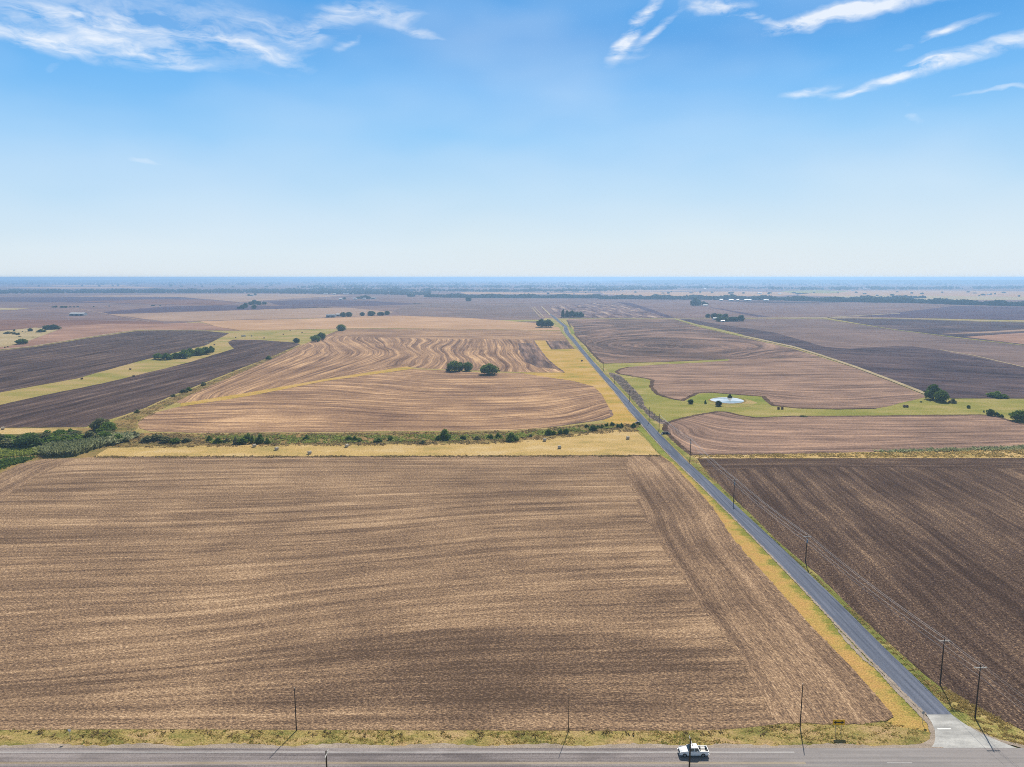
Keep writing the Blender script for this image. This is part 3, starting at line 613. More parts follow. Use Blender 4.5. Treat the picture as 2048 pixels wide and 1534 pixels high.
# --- roads
RR = [(1101, 628), (1107, 631.5), (1115, 637.5), (1123, 644.5), (1134, 653), (1136.5, 660), (1139, 666), (1149, 677), (1159.6, 690.7), (1171.5, 705), (1184, 720), (1209, 748), (1241, 782), (1276, 822), (1311, 859), (1347, 895.5), (1371, 920), (1422, 966), (1475, 1014), (1555, 1088), (1668, 1196), (1774, 1302), (1840, 1365), (1877, 1402), (1903.5, 1430.5)]
sheet('lane', RL+RR[::-1], 'lane', .2, jit=.12, step=5)
apron = [(1852.5, 1430.6), (1903.5, 1430.6), (1920, 1443), (1940, 1456), (1965, 1470), (1997, 1483.5), (2033, 1497.5), (1861, 1497.5), (1868, 1489), (1870.5, 1478), (1869, 1460), (1863, 1446)]
sheet('concrete_apron', apron, 'concrete', .2, jit=0)
xs, y0 = P(1874, 1458.2); xe, y1 = P(1903, 1460.3)
mb = MB(); mb.poly([(xs, y1, .205), (xe, y1, .205), (xe, y0, .205), (xs, y0, .205)], [(0, 1, 2, 3)]); o = mb.build('stop_line', M['white_paint']); o['kind'] = 'structure'
def rect(name, x0, x1, ya, yb, z, mat):
    o = MB().poly([(x0, ya, z), (x1, ya, z), (x1, yb, z), (x0, yb, z)], [(0, 1, 2, 3)]).build(name, M[mat]); o['kind'] = 'structure'; return o
YE = P(1024, 1497)[1]-.1; DY = YE-131.7
def stripgrid(name, x0, x1, ya, yb, z, mat): return rect(name, x0, x1, ya, yb, z, mat)
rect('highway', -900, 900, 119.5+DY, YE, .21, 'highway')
rect('road_marking', -900, 57, 130.32+DY, 130.46+DY, .222, 'white_paint')
rect('road_marking', -900, 58, 127.32+DY, 127.44+DY, .222, 'yellow_paint')
rect('road_marking', -900, 58, 127.02+DY, 127.14+DY, .222, 'yellow_paint')
rect('road_marking', 74, 79, 127.1+DY, 127.25+DY, .222, 'worn_paint')
rect('road_marking', -900, 900, 123.3+DY, 123.44+DY, .222, 'white_paint')
shx = densify([(-900, 0), (-300, 0), (-150, 0), (78, 0)], 1.2, 0, False)
V = []; F = []
for i, (x, _) in enumerate([(a, 0) for a in np.arange(-200, 88.5, 1.0)]):
    wd = 1.05+random.uniform(-.28, .28)+.35*math.sin(x*.31); V += [(x, YE-.25, .205), (x, YE+wd, .19)]
    if i: k = 2*i; F.append((k-2, k, k+1, k-1))
o = link('gravel_shoulder', np_mesh('gravel_shoulder', V, F, [(0, 0)]*len(V)), M['gravel']); o['kind'] = 'structure'
sheet('gravel_shoulder', [(1664, 1246), (1724, 1310), (1786, 1369), (1825, 1408), (1853, 1434), (1866, 1450), (1872, 1462), (1873, 1478), (1870, 1489), (1862, 1497), (1700, 1497.5), (1810, 1491.5), (1845, 1488), (1859, 1480), (1862, 1468), (1853, 1447), (1830, 1423), (1790, 1382), (1752, 1340), (1724, 1318), (1690, 1282)], 'gravel', .17, jit=.8, step=6)
sheet('gravel_shoulder', [(2020, 1491), (2048, 1498), (2400, 1503), (2400, 1497), (2048, 1491), (2000, 1481), (1965, 1467), (1940, 1453), (1936, 1454), (1963, 1471), (1996, 1485)], 'gravel', .17, jit=.5, step=6)
dRL = seg_dist(RL); dRR = seg_dist(RR)
sheet('roadside_turf', EDGE1+[(1774, 1444), (1760, 1470), (1770, 1492), (1845, 1489), (1862, 1475), (1853, 1445), (1822, 1412)]+[(x+3, y) for x, y in RL[:15:-1]][1:], 'orange', .08, dRL, jit=.2, grid=(14, 7))
sheet('roadside_turf', [(1372, 916)]+[(x-2, y) for x, y in RR[17:]]+[(1940, 1458), (1997, 1485), (2048, 1495), (2300, 1500), (2300, 1560), (2048, 1463), (1950, 1413)]+F2L[::-1], 'rverge', .08, dRR, jit=.2, grid=(14, 7))
sheet('roadside_turf', [(1160, 689), (1172, 703), (1185, 717), (1211, 747), (1243, 781), (1279, 822), (1313, 858), (1350, 895), (1374, 918), (1392, 918), (1383, 912), (1365, 898), (1342, 876), (1329, 861), (1326, 850), (1300, 832), (1276, 808), (1240, 770), (1212, 748), (1200, 727), (1184, 707), (1172, 694)], 'rverge', .09, dRR, jit=.2)
sheet('roadside_turf', [(1122, 640), (1130, 647), (1141, 655), (1146, 659), (1150, 667), (1143, 668), (1138, 655), (1126, 645)], 'lush', .22, jit=.15)
sheet('roadside_turf', [(1098, 636), (1108, 641), (1118, 648), (1126, 655), (1127, 663), (1138, 678), (1134, 678), (1121, 662), (1116, 652), (1104, 644)], 'greentrack', .2, jit=.15)
sheet('roadside_turf', [(1278, 848), (1292, 862), (1323, 897), (1345, 921), (1330, 916), (1316, 905), (1296, 880), (1284, 866), (1272, 858)], 'lush', .12, jit=.3)
hv = sheet('roadside_turf', [(-500, 1460), (0, 1459.5), (600, 1460), (1000, 1461), (1324, 1461.5), (1434, 1460), (1474, 1457), (1524, 1452), (1574, 1446), (1624, 1447), (1674, 1450), (1740, 1446), (1765, 1443), (1800, 1455), (1835, 1460), (1862, 1466), (1868, 1478), (1850, 1489), (1800, 1494), (1000, 1497), (-500, 1497)], 'verge', .1, jit=.5, step=6)
# wooded rise on the horizon, right and left
def hill(name, pts, depth, mat):
    """pts: (px, top py, dist m). a low ridge with a front slope that stands at its real distance"""
    V = []; F = []
    for i, (px, ty, dist) in enumerate(pts):
        k = dist/(FPX*math.cos(TH)); x = (px-1024)*k*1.01
        c, s = math.cos(TH), math.sin(TH); b = ty-767
        h = CAMH-dist*(b*c+FPX*s)/(FPX*c-b*s)
        V += [(x, dist-depth, -2), (x, dist-depth*.5, h*.55), (x, dist, h), (x, dist+depth*2, h*.9), (x, dist+depth*3, -2)]
        if i:
            for j in range(4): a = (i-1)*5+j; F.append((a, a+5, a+6, a+1))
    o = link(name, np_mesh(name, V, F, [(v[0], v[1]) for v in V]), mat); o['kind'] = 'structure'; return o
M['rise'] = field_mat('wooded_rise', (.035, .045, .035), (.09, .10, .07), bias=.45, a_broad=.5, a_fine=.5, a_patch=.6, a_speck=.3, row=150, patch=500, speck=60, bump=0)
hill('hills', [(1250, 562.5, 13000), (1400, 559.8, 13000), (1600, 559.4, 13000), (1750, 559.8, 12500), (1900, 560.2, 12000), (2048, 560.6, 12000), (2400, 561, 12000), (2900, 563, 12000)], 1500, M['rise'])
hill('hills', [(-300, 563.5, 14000), (0, 561.5, 14000), (200, 560.2, 15500), (420, 558.2, 18500), (600, 557.2, 21000), (800, 556.6, 23000)], 900, M['rise'])
hill('hills', [(700, 557, 24000), (900, 555.8, 28000), (1100, 555.2, 29000), (1500, 555.4, 28000), (1800, 556.4, 25000), (2048, 557.8, 22000), (2400, 559, 20000)], 900, M['rise'])

# ---------------------------------------------------------------- vegetation meshes
def leaf_cloud(lobes, n, size, shell=.55, flat=1.0):
    """leaf clumps spread through ellipsoid lobes ((x,y,z),(rx,ry,rz)); returns V, F (triangles)"""
    vol = np.array([l[1][0]*l[1][1]*l[1][2] for l in lobes])**.75; vol /= vol.sum()
    idx = RNG.choice(len(lobes), n, p=vol)
    c = np.array([l[0] for l in lobes])[idx]; r = np.array([l[1] for l in lobes])[idx]
    d = RNG.normal(size=(n, 3)); d /= np.linalg.norm(d, axis=1)[:, None]
    rad = (shell+(1.06-shell)*RNG.random(n)**.6)
    bump = 1+.16*np.sin(d[:, 0]*7+idx)*np.cos(d[:, 1]*6+idx*2)+.1*np.sin(d[:, 2]*9)
    p = c+d*r*(rad*bump)[:, None]
    p[:, 2] = np.maximum(p[:, 2], .15)
    a = RNG.normal(size=(n, 3))+d*.4; a /= np.linalg.norm(a, axis=1)[:, None]
    t = np.cross(a, RNG.normal(size=(n, 3))); t /= np.linalg.norm(t, axis=1)[:, None]; b = np.cross(a, t)
    s = size*(.6+.8*RNG.random(n))[:, None]
    V = np.stack([p+t*s, p-t*s*.5+b*s*.8, p-t*s*.7-b*s*.7, p+b*s*-.9+t*s*.2], 1).reshape(-1, 3)
    i = np.arange(n)*4
    F = np.concatenate([np.stack([i, i+1, i+2], 1), np.stack([i, i+2, i+3], 1)])
    return V, F
def trunk_mb(h, r, limbs, spread):
    mb = MB(); mb.tube((0, 0, -.3), (r*.4, 0, h*.5), r, r*.7, 7)
    for k in range(limbs):
        a = 2*math.pi*k/limbs+.4; z0 = h*(.28+.2*random.random())
        e = (math.cos(a)*spread*.55, math.sin(a)*spread*.55, h*(.62+.2*random.random()))
        m_ = (math.cos(a)*spread*.25+r*.3, math.sin(a)*spread*.25, (z0+e[2])*.52)
        mb.tube((r*.3, 0, z0), m_, r*.5, r*.33, 6); mb.tube(m_, e, r*.33, r*.12, 5)
    return mb.mesh('trunk')
def tree_proto(kind):
    """unit sized: height 10 m, width 10 m"""
    lobes = []
    if kind == 'oak':
        n = 13
        for i in range(n):
            a = i*2.399; rr = 3.3*math.sqrt((i+.5)/n)
            lobes.append(((math.cos(a)*rr, math.sin(a)*rr, 5.9-rr*.38+random.uniform(-.7, 1.0)), (1.9+random.random()*.7,)*2+(1.7+random.random()*.8,)))
        lobes += [((0, 0, 7.6), (2.2, 2.0, 1.9))]
        for i in range(8):
            a = i*.785+random.uniform(-.2, .2); lobes.append(((math.cos(a)*2.9, math.sin(a)*2.9, random.uniform(1.9, 3.4)), (1.6, 1.6, 1.7)))
        cnt, sz, tr = 3000, .44, trunk_mb(9, .38, 6, 6)
    elif kind == 'round':
        for i in range(9):
            a = i*2.399; z = 1.8+6.0*(i/8); rr = 2.0*math.sin(math.pi*(.18+.64*i/8))
            lobes.append(((math.cos(a)*rr, math.sin(a)*rr, z), (2.6, 2.6, 2.1)))
        lobes.append(((0, 0, 8.0), (1.9, 1.9, 1.6))); cnt, sz, tr = 2400, .42, trunk_mb(8, .3, 4, 3)
    elif kind == 'shrub':
        for i in range(9):
            a = random.uniform(0, 6.28); rr = random.uniform(.5, 3.6)
            lobes.append(((math.cos(a)*rr, math.sin(a)*rr, random.uniform(2.2, 6.4)*(1-rr*.09)), (random.uniform(1.3, 2.4),)*2+(random.uniform(2.0, 3.2),)))
        lobes.append(((0, 0, 6.5), (1.6, 1.6, 2.8))); cnt, sz, tr = 1300, .62, trunk_mb(7, .22, 5, 5)
    else:  # tall
        for i in range(10):
            a = i*2.2; z = 1.5+7.3*i/9; rr = 1.7*(1-.4*i/9)
            lobes.append(((math.cos(a)*rr, math.sin(a)*rr, z), (2.3-1.0*i/9, 2.3-1.0*i/9, 1.6)))
        lobes.append(((.3, 0, 9.0), (1.1, 1.1, 1.1))); cnt, sz, tr = 1900, .42, trunk_mb(9, .25, 4, 3)
    V, F = leaf_cloud(lobes, cnt, sz, .45)
    zmax = V[:, 2].max(); wx = np.percentile(np.abs(V[:, 0]), 98.5)
    V[:, 2] *= 10/zmax; V[:, 0] *= 5/wx; V[:, 1] *= 5/wx
    tr.materials.append(M['bark'])
    return np_mesh('crown', V, F), tr
PROTO = {}
for k in ('oak', 'round', 'shrub', 'tall'):
    for j in range(3 if k != 'tall' else 2):
        random.seed(hash((len(k), j)) % 1000+j); PROTO[(k, j)] = tree_proto(k)
random.seed(21)
CROWN = {}
def crown_mesh(kind, j, leaf):
    key = (kind, j, leaf)
    if key not in CROWN:
        me = PROTO[(kind, j)][0].copy(); me.name = 'crown'; me.materials.clear(); me.materials.append(M[leaf]); CROWN[key] = me
    return CROWN[key]
def plant(px, py, hpx, wpx, kind, leaf, label, group=None, name='tree', cat='tree', parts=True, rz=None, lean=0):
    x, y = P(px, py); s = scale_at(px, py)
    h = hpx*s*.99; wd = wpx*s*1.0
    y += wd*.30
    o = empty(name, (x, y, 0), random.uniform(0, 6.28) if rz is None else rz)
    o.scale = (wd/10, wd/10, h/10); o.rotation_euler[1] = lean
    tag(o, label, cat, group)
    j = random.randrange(3 if kind != 'tall' else 2)
    link('crown', crown_mesh(kind, j, leaf), None, o)
    if parts: link('trunk', PROTO[(kind, j)][1], None, o)
    return o
T = plant
T(908, 743.5, 23, 27, 'oak', 'leaf', 'dark tree with two bumps, left end of the three in the contour field', 'trees in the contour field')
T(921, 741.5, 18, 13, 'round', 'leaf', 'narrow green tree squeezed between two bigger ones in the contour field', 'trees in the contour field')
T(936, 742.5, 19, 17, 'round', 'leafgreen', 'rounder bright green tree at the right end of the field clump', 'trees in the contour field')
T(896, 742, 6, 9, 'shrub', 'leafgrey', 'low shrub at the foot of the left field clump', None, 'shrub', 'shrub')
T(978, 750.5, 24, 33, 'oak', 'leaf', 'lone broad bushy tree standing apart in the middle of the contour field', 'trees in the contour field')
T(1083, 655, 18, 19, 'oak', 'leafblue', 'left half of the dark oak pair beside the lane bend')
T(1097, 655, 17, 19, 'oak', 'leafblue', 'right half of the dark oak pair beside the lane bend')
for x, h, wd, k, lb in ((1126, 17, 8, 'tall', 'tallest slim tree at the left end of the row beyond the lane bend'), (1134, 15, 8, 'tall', 'second slim tree of the row beyond the lane bend'), (1144, 15, 13, 'oak', 'rounded tree in the middle of the row beyond the lane bend'),
                     (1154, 12, 12, 'oak', 'lower greener tree second from the right end of the row beyond the bend'), (1162, 12.5, 11, 'oak', 'dark tree at the right end of the row beyond the lane bend')):
    T(x, 635, h, wd, k, 'leafblue' if wd != 12 else 'leaf', lb, 'row of trees beyond the lane bend')
T(682, 662, 14, 17, 'round', 'leaf', 'round dark tree at the top corner of the wavy field')
T(630, 684, 15, 18, 'oak', 'leaf', 'left and nearer tree of the pair on the hedge line')
T(641, 680, 16, 16, 'oak', 'leaf', 'right and taller tree of the pair on the hedge line')
T(592, 686, 10.5, 12.5, 'round', 'leafblue', 'small ball-shaped dark tree at the tip of the plowed wedge')
for x, y, h, wd, lb in ((685, 634, 10, 11, 'dark tree hiding the right end of the white shed roof'), (697, 633.5, 10, 12, 'dark round tree just right of the farm shed tree'), (724, 632, 8, 9, 'smallest lone tree between the shed trees and the tree row'),
                        (742, 632, 10.5, 15, 'largest tree in the row right of the sheds'), (761, 631, 7.5, 14, 'low flat tree in the row right of the sheds'), (774, 630, 8.5, 10, 'last tree at the right end of the row by the sheds')):
    T(x, y, h, wd, 'round', 'leafblue', lb, 'trees along the tan field edge')
for x, y, h, wd in ((477, 618, 5, 7), (484, 618, 9, 9), (490, 616, 11, 9), (500, 610, 7, 9), (508, 609, 10, 11), (516, 610, 8, 10), (507, 618, 9, 9), (528, 609, 6, 9), (521, 609, 4, 3)):
    T(x, y, h, wd, 'round', 'leafblue', 'dark tree in the far farmstead cluster left of centre', 'trees of the far left farmstead')
T(92, 660, 10, 16, 'round', 'leafblue', 'dark bushy tree at the left of the big grove on the sandy pasture')
T(103, 659.5, 11, 18, 'oak', 'leafblue', 'widest tree in the middle of the grove on the sandy pasture')
T(114, 659, 7, 12, 'shrub', 'leafgrey', 'low bush tapering off the right of the sandy pasture grove', None, 'shrub', 'shrub')
T(79, 665, 7, 14, 'shrub', 'leaf', 'grey-green bush below and left of the pasture grove', None, 'shrub', 'shrub')
T(59, 663, 7, 8, 'round', 'leafblue', 'small round dark tree left of the pasture grove')
T(40, 689, 12, 20, 'oak', 'leaf', 'single round green tree near the left edge above the dark field')
for x, y, h, wd in ((13, 668, 5, 14), (27, 669, 5, 11), (35, 670, 5, 11), (28, 663, 5, 6), (45, 664, 2, 3), (50, 665, 2, 3), (9, 696, 3, 3), (15, 695, 3, 3), (38, 674, 2, 6), (66, 675, 1.5, 4)):
    T(x, y, h, wd, 'shrub', 'leafgrey', 'low scrub bush on the sandy pasture at the left edge', 'scrub on the sandy pasture', 'shrub', 'shrub', False)
for x, y, h, wd in ((105, 615, 2.5, 5), (111, 615, 4, 5), (123, 615.5, 4, 7), (130, 615.5, 4, 6), (140, 614.5, 2, 4), (147, 614.5, 2, 4), (155, 614, 2, 4), (187, 614, 2, 3), (218, 613, 2, 3), (305, 612, 2, 7), (320, 612, 2, 3)):
    T(x, y, h, wd, 'round', 'leafblue', 'tiny far tree on the mauve fields at the far left', 'scattered trees far left', parts=False)
for i, (x, y, h, wd, lf) in enumerate(((314, 719, 13, 18, 'leafgreen'), (330, 720, 14, 22, 'leaf'), (350, 718, 13, 18, 'leaf'), (366, 717, 18, 24, 'leafgreen'), (378, 713, 17, 18, 'leafgreen'), (395, 711, 16, 22, 'leaf'), (409, 709, 16, 20, 'leaf'), (421, 706, 15, 12, 'leaf'))):
    T(x, y, h, wd, 'oak', lf, ['leftmost light green tree of the grove between the dark fields', 'broad darker tree second from the left in the field grove', 'low dark tree third from the left in the field grove', 'tall yellow-green tree in the middle of the field grove',
        'light green tree just right of the middle of the field grove', 'dark green tree third from the right in the field grove', 'dark tree second from the right end of the field grove', 'narrow tree at the right end of the field grove'][i], 'grove between the dark fields')
HL = [(537, 719, 8, 11, 'leafgreen'), (404, 771, 8, 15, 'leafgrey'), (377, 782, 8, 12, 'leafgreen'), (365, 786, 8, 15, 'leafgrey'), (346, 794, 6, 13, 'leafgrey'), (273, 826, 7, 13, 'leafgrey')]
for i, (x, y, h, wd, lf) in enumerate(HL):
    T(x, y, h, wd, 'shrub', lf, ['green bush high up the hedge line above the wavy field', 'grey-green bush below the small gap in the hedge line', 'right one of the two touching hedge line bushes', 'left one of the two touching hedge line bushes',
      'small low bush below the touching pair on the hedge line', 'lowest hedge line bush, just above the thicket'][i], 'hedge line bushes', 'shrub', 'shrub')
CR = [(292, 885, 13, 22, 'leafgrey'), (308, 883, 15, 22, 'leafgrey'), (330, 886, 13, 20, 'leafgrey'), (350, 887, 11, 18, 'leaf'), (370, 886, 10, 18, 'leafgrey'), (418, 883, 12, 12, 'leaf'), (436, 887, 12, 18, 'leafgreen'), (452, 886, 10, 14, 'leafgrey'), (470, 889, 17, 14, 'leafgrey'), (484, 889, 13, 18, 'leafgreen'),
      (495, 884, 19, 16, 'leaf'), (504, 887, 18, 10, 'leafgreen'), (518, 888, 21, 20, 'leafgreen'), (533, 888, 13, 12, 'leafgreen'), (612, 881, 12, 14, 'leafgreen'), (697, 882, 10, 12, 'leafgreen'), (710, 883, 12, 14, 'leafgreen'), (719, 884, 9, 10, 'leafgreen'),
      (757, 885, 9, 14, 'leafyoung'), (780, 881, 10, 9, 'leafgreen'), (845, 888, 7, 16, 'leafgrey'), (891, 880, 22, 23, 'leafgreen'), (877, 881, 12, 9, 'leafgreen'), (925, 880, 9, 12, 'leafyoung'), (955, 880, 8, 14, 'leafgrey'), (982, 878, 10, 13, 'leafgreen'), (996, 877, 12, 15, 'leafgreen'), (1024, 883, 19, 24, 'leafgreen'),
      (1000, 878, 8, 10, 'leaf'), (1062, 874, 6, 10, 'leafgrey'), (1097, 871, 14, 15, 'leafgreen'), (1108, 870, 10, 9, 'leafgreen'), (1122, 869, 13, 10, 'leafgreen'), (1133, 868, 12, 11, 'leafgreen'), (1173, 856, 8, 8, 'leaf'), (1186, 862, 13, 14, 'leaf'), (1204, 856, 8, 9, 'leaf'), (1215, 854, 8, 10, 'leaf'),
      (1224, 852, 9, 9, 'leaf'), (1236, 856, 9, 10, 'leafgreen'), (1243, 855, 10, 9, 'leaf'), (1268, 856, 11, 13, 'leaf'), (1279, 850, 5, 6, 'leaf'), (1196, 857, 7, 9, 'leaf')]
for i, (x, y, h, wd, lf) in enumerate(CR):
    lb = 'green bush in the brushy creek line above the hay meadow'
    if h >= 19: lb = {495: 'tall dark bush in the middle clump of the creek line', 518: 'widest bright bush in the middle clump of the creek line', 891: 'tallest lone bush near the middle of the creek line', 1024: 'broad rounded bush low on the creek bank above the bales'}[x]
    if x in (1268, 1279): lb = 'dark bush beside the culvert left of the lane'
    T(x, y, h, wd, 'shrub', lf, lb, 'bushes along the creek', 'shrub', 'shrub')
# thicket at the left edge
T(196, 862, 26, 34, 'oak', 'leafgrey', 'tall grey-green tree at the upper right of the left thicket')
T(214, 866, 22, 26, 'round', 'leafgreen', 'greener tree leaning on the tall grey one at the thicket end')
T(268, 876, 14, 13, 'shrub', 'leafgrey', 'upright grey shrub right of the thicket by the field corner', None, 'shrub', 'shrub')
T(46, 898, 26, 44, 'round', 'leafblue', 'darkest dense bush in the left thicket')
TH_ = []
for i in range(60):
    u = random.random(); x = -60+300*u; yt = 876-6*u if x > 60 else 880; yb = 900-14*u
    TH_.append((x, random.uniform(yt, yb)))
for x, y in sorted(TH_, key=lambda q: q[1]):
    T(x, y, random.uniform(12, 20), random.uniform(20, 34), random.choice(('shrub', 'shrub', 'round')), random.choice(('leafgrey', 'leafgrey', 'leafgreen', 'leaf')), 'grey-green shrub in the dense thicket at the left edge', 'shrubs of the left thicket', 'shrub', 'shrub')
# pond trees
T(1382, 808, 9.5, 10.5, 'round', 'leafblue', 'round dark tree left of the pond on the green bank')
T(1411, 808, 8, 5, 'tall', 'leaf', 'slim small tree between the round tree and the pond')
T(1438, 813, 12, 12, 'round', 'leafblue', 'dark tree in front of the pond at the water edge')
T(1461, 796, 8, 9, 'shrub', 'leafblue', 'dark bush on the far shore of the pond', None, 'shrub', 'shrub')
T(1607, 834, 3, 12, 'shrub', 'leafgrey', 'low pale weed patch on the pasture edge below the pond', None, 'shrub', 'shrub')
# right side
T(1872, 800, 32, 31, 'oak', 'leaf', 'large dark tree where the farm track meets the green pasture')
T(1886, 805, 25, 24, 'round', 'leaf', 'lower right mass of foliage leaning on the large dark tree')
T(1909, 807, 10, 15, 'shrub', 'leafgrey', 'small grey-green bush right of the large dark tree', None, 'shrub', 'shrub')
T(1898, 795, 5, 5, 'shrub', 'leaf', 'tiny bush poking out above the bush right of the large tree', None, 'shrub', 'shrub')
T(1938, 817, 7, 6, 'round', 'leaf', 'small round bush alone in the middle of the fence line', None, 'shrub', 'shrub')
T(1968, 825, 5, 3, 'tall', 'leaf', 'thin sapling left of the bushes at the right edge', None, 'shrub', 'shrub')
T(1983, 832, 14, 14, 'round', 'leaf', 'green bush with a dark base near the right edge', None, 'shrub', 'shrub')
T(1995, 833, 10, 10, 'shrub', 'leafgreen', 'lighter bush right beside the dark based bush', None, 'shrub', 'shrub')
T(2005, 835, 7, 9, 'shrub', 'leafyoung', 'lowest pale bush left of the tree at the right edge', None, 'shrub', 'shrub')
T(1999, 797, 15, 28, 'shrub', 'leafgreen', 'wide light green bush on the pasture top edge at the right', None, 'shrub', 'shrub')
T(2011, 797, 9, 16, 'shrub', 'leafgreen', 'lower end of the wide light bush at the right', None, 'shrub', 'shrub')
T(2048, 844, 24, 34, 'oak', 'leafgreen', 'green tree cut by the right edge of the picture')
T(1843, 805, 3, 4, 'shrub', 'leaf', 'tiny bush on the pasture below the track end', None, 'shrub', 'shrub')
# right farmstead
for i, (x, y, h, wd) in enumerate(((1416, 636, 9, 9), (1429, 638, 12, 13), (1441, 637, 10, 12), (1451, 638, 11, 12), (1440, 643.5, 10, 14), (1452, 643.5, 9, 12), (1463, 643, 10, 14), (1472, 643, 10, 12), (1483, 642.5, 13, 12))):
    T(x, y, h, wd, 'round', 'leaf' if i in (2, 4, 5) else 'leafblue', 'lone tree at the right end of the right farmstead' if i == 8 else 'leftmost tree of the right farmstead' if i == 0 else 'tree crowded round the house of the right farmstead', 'trees of the right farmstead')
for i, (x, y, h, wd) in enumerate(((1386, 611.5, 12, 9), (1391, 611.5, 17, 11), (1398, 611.5, 13, 10), (1408, 611, 9, 8), (1414, 611, 6, 6))):
    T(x, y, h, wd, 'round', 'leafblue', 'blue-dark tree of the tall far clump right of the lane', 'tall far clump of trees')
T(934.5, 602.5, 8.5, 7, 'round', 'leafblue', 'left half of the lone far round tree pair in the empty mauve field')
T(939, 602.5, 8, 7, 'round', 'leafblue', 'right half of the lone far round tree pair in the empty mauve field')
for x, wd, h in ((817, 6, 5.5), (822, 7, 7), (827, 6, 5)):
    T(x, 593.5, h, wd, 'round', 'leafblue', 'tree of the small far clump just below the long tree belt', 'small far clump')
for x, y, h, wd in ((688, 599, 5, 7), (716, 598, 5, 8), (724, 598, 7, 10), (731, 598, 8, 10), (737, 598, 6, 8), (497, 592, 4, 6), (510, 591, 5, 5)):
    T(x, y, h, wd, 'round', 'leafblue', 'far tree beside the tiny white farm buildings', 'trees at the far farm buildings', parts=False)
random.seed(5)
for i in range(70):       # scattered far trees between the belts
    x = random.choice((random.uniform(1150, 2048), random.uniform(1150, 2048), random.uniform(0, 1150))); y = random.uniform(584, 594) if x > 1000 else random.uniform(571, 576)
    T(x, y, random.uniform(2, 4), random.uniform(3, 8), 'round', 'leafblue', 'far-off tree standing on the pale fields beyond the tree belt', 'scattered far trees', parts=False)

# ---------------------------------------------------------------- far tree belts
ICO_V = []; ph = (1+5**.5)/2
for a, b in ((-1, ph), (1, ph), (-1, -ph), (1, -ph)): ICO_V.append((a, b, 0))
for a, b in ((-1, ph), (1, ph), (-1, -ph), (1, -ph)): ICO_V.append((0, a, b))
for a, b in ((ph, -1), (ph, 1), (-ph, -1), (-ph, 1)): ICO_V.append((a, 0, b))
ICO_V = np.array(ICO_V)/math.hypot(1, ph)
ICO_F = np.array([(0,11,5),(0,5,1),(0,1,7),(0,7,10),(0,10,11),(1,5,9),(5,11,4),(11,10,2),(10,7,6),(7,1,8),(3,9,4),(3,4,2),(3,2,6),(3,6,8),(3,8,9),(4,9,5),(2,4,11),(6,2,10),(8,6,7),(9,8,1)])
def blobs(pos, size):
    n = len(pos)
    V = ICO_V[None]*(size[:, None, :]*(.75+.5*RNG.random((n, 12, 1))))+pos[:, None, :]
    F = (ICO_F[None]+(np.arange(n)*12)[:, None, None]).reshape(-1, 3)
    return V.reshape(-1, 3), F
def belt(name, line, depth_px, h, n, label, seed=0, gap=0.0):
    rg = np.random.default_rng(seed); Ls = []
    seg = [math.dist(line[i], line[i+1]) for i in range(len(line)-1)]; tot = sum(seg)
    pos = []; siz = []
    for _ in range(n):
        t = rg.random()*tot; i = 0
        while t > seg[i] and i < len(seg)-1: t -= seg[i]; i += 1
        f = t/seg[i]; px = line[i][0]+(line[i+1][0]-line[i][0])*f; py = line[i][1]+(line[i+1][1]-line[i][1])*f
        if gap:
            q = px/(28+9*math.sin(seed)); k0 = int(q//1); fr = q-k0
            hsh = lambda n_: (math.sin((n_+seed*17)*12.9898)*43758.5453) % 1
            row_ = int(rg.random()*3); val = hsh(k0+row_*91)*(1-fr)+hsh(k0+1+row_*91)*fr
            if val < gap*.62: continue
            py -= row_*depth_px*.33
        py -= depth_px*rg.random()
        x, y = P(px, py); k = (.6+.75*rg.random()+.25*math.sin(px*.09+seed))
        hh = h*k; pos.append((x, y, hh*.42)); siz.append((hh*.62, hh*.62, hh*.58))
    V, F = blobs(np.array(pos), np.array(siz))
    o = link(name, np_mesh(name, V, F), M['far_leaf']); tag(o, label, 'tree belt', None, 'stuff'); return o
belt('tree_belt', [(850, 594.5), (950, 596), (1100, 596.5), (1200, 597)], 2.2, 12, 1100, 'long blue tree belt left of and behind the lane end', 1)
belt('tree_belt', [(1200, 598.5), (1400, 599.5), (1550, 601), (1700, 604.5), (1800, 606), (1920, 609)], 2.6, 13, 1700, 'long dark tree belt right of the lane end', 2)
belt('tree_belt', [(1700, 599.5), (1790, 598.5), (1850, 596.5)], 1.2, 11, 300, 'short tree line just above the long right belt', 3)
belt('tree_belt', [(1890, 609), (1960, 611), (2048, 612.5), (2300, 616)], 2.5, 12, 800, 'tree belt at the far right above the dark wedge field', 4)
belt('tree_belt', [(-300, 588), (0, 587.5), (200, 586.5), (500, 586), (640, 588), (780, 589.5), (860, 591)], 6.0, 11, 3800, 'broad blue wood across the left horizon', 5)
belt('tree_belt', [(540, 583), (700, 582), (860, 583), (1000, 584), (1200, 583), (1350, 579)], 2.0, 12, 1500, 'second tree line behind the long belt at centre', 6, .45)
belt('tree_belt', [(600, 577), (900, 576), (1100, 577), (1400, 578), (1600, 580), (1760, 580), (2048, 578), (2300, 578)], 3.0, 13, 2600, 'third tree line across the middle distance', 7, .45)
belt('tree_belt', [(-200, 571), (300, 570), (700, 571), (1100, 570), (1500, 571), (2048, 572), (2300, 572)], 4.5, 15, 3600, 'broken woodland bands close to the horizon', 8, .6)
belt('tree_belt', [(-200, 565), (500, 564), (1100, 563), (1600, 565), (2300, 565)], 3.5, 18, 3600, 'faint woodland at the very horizon', 9, .8)
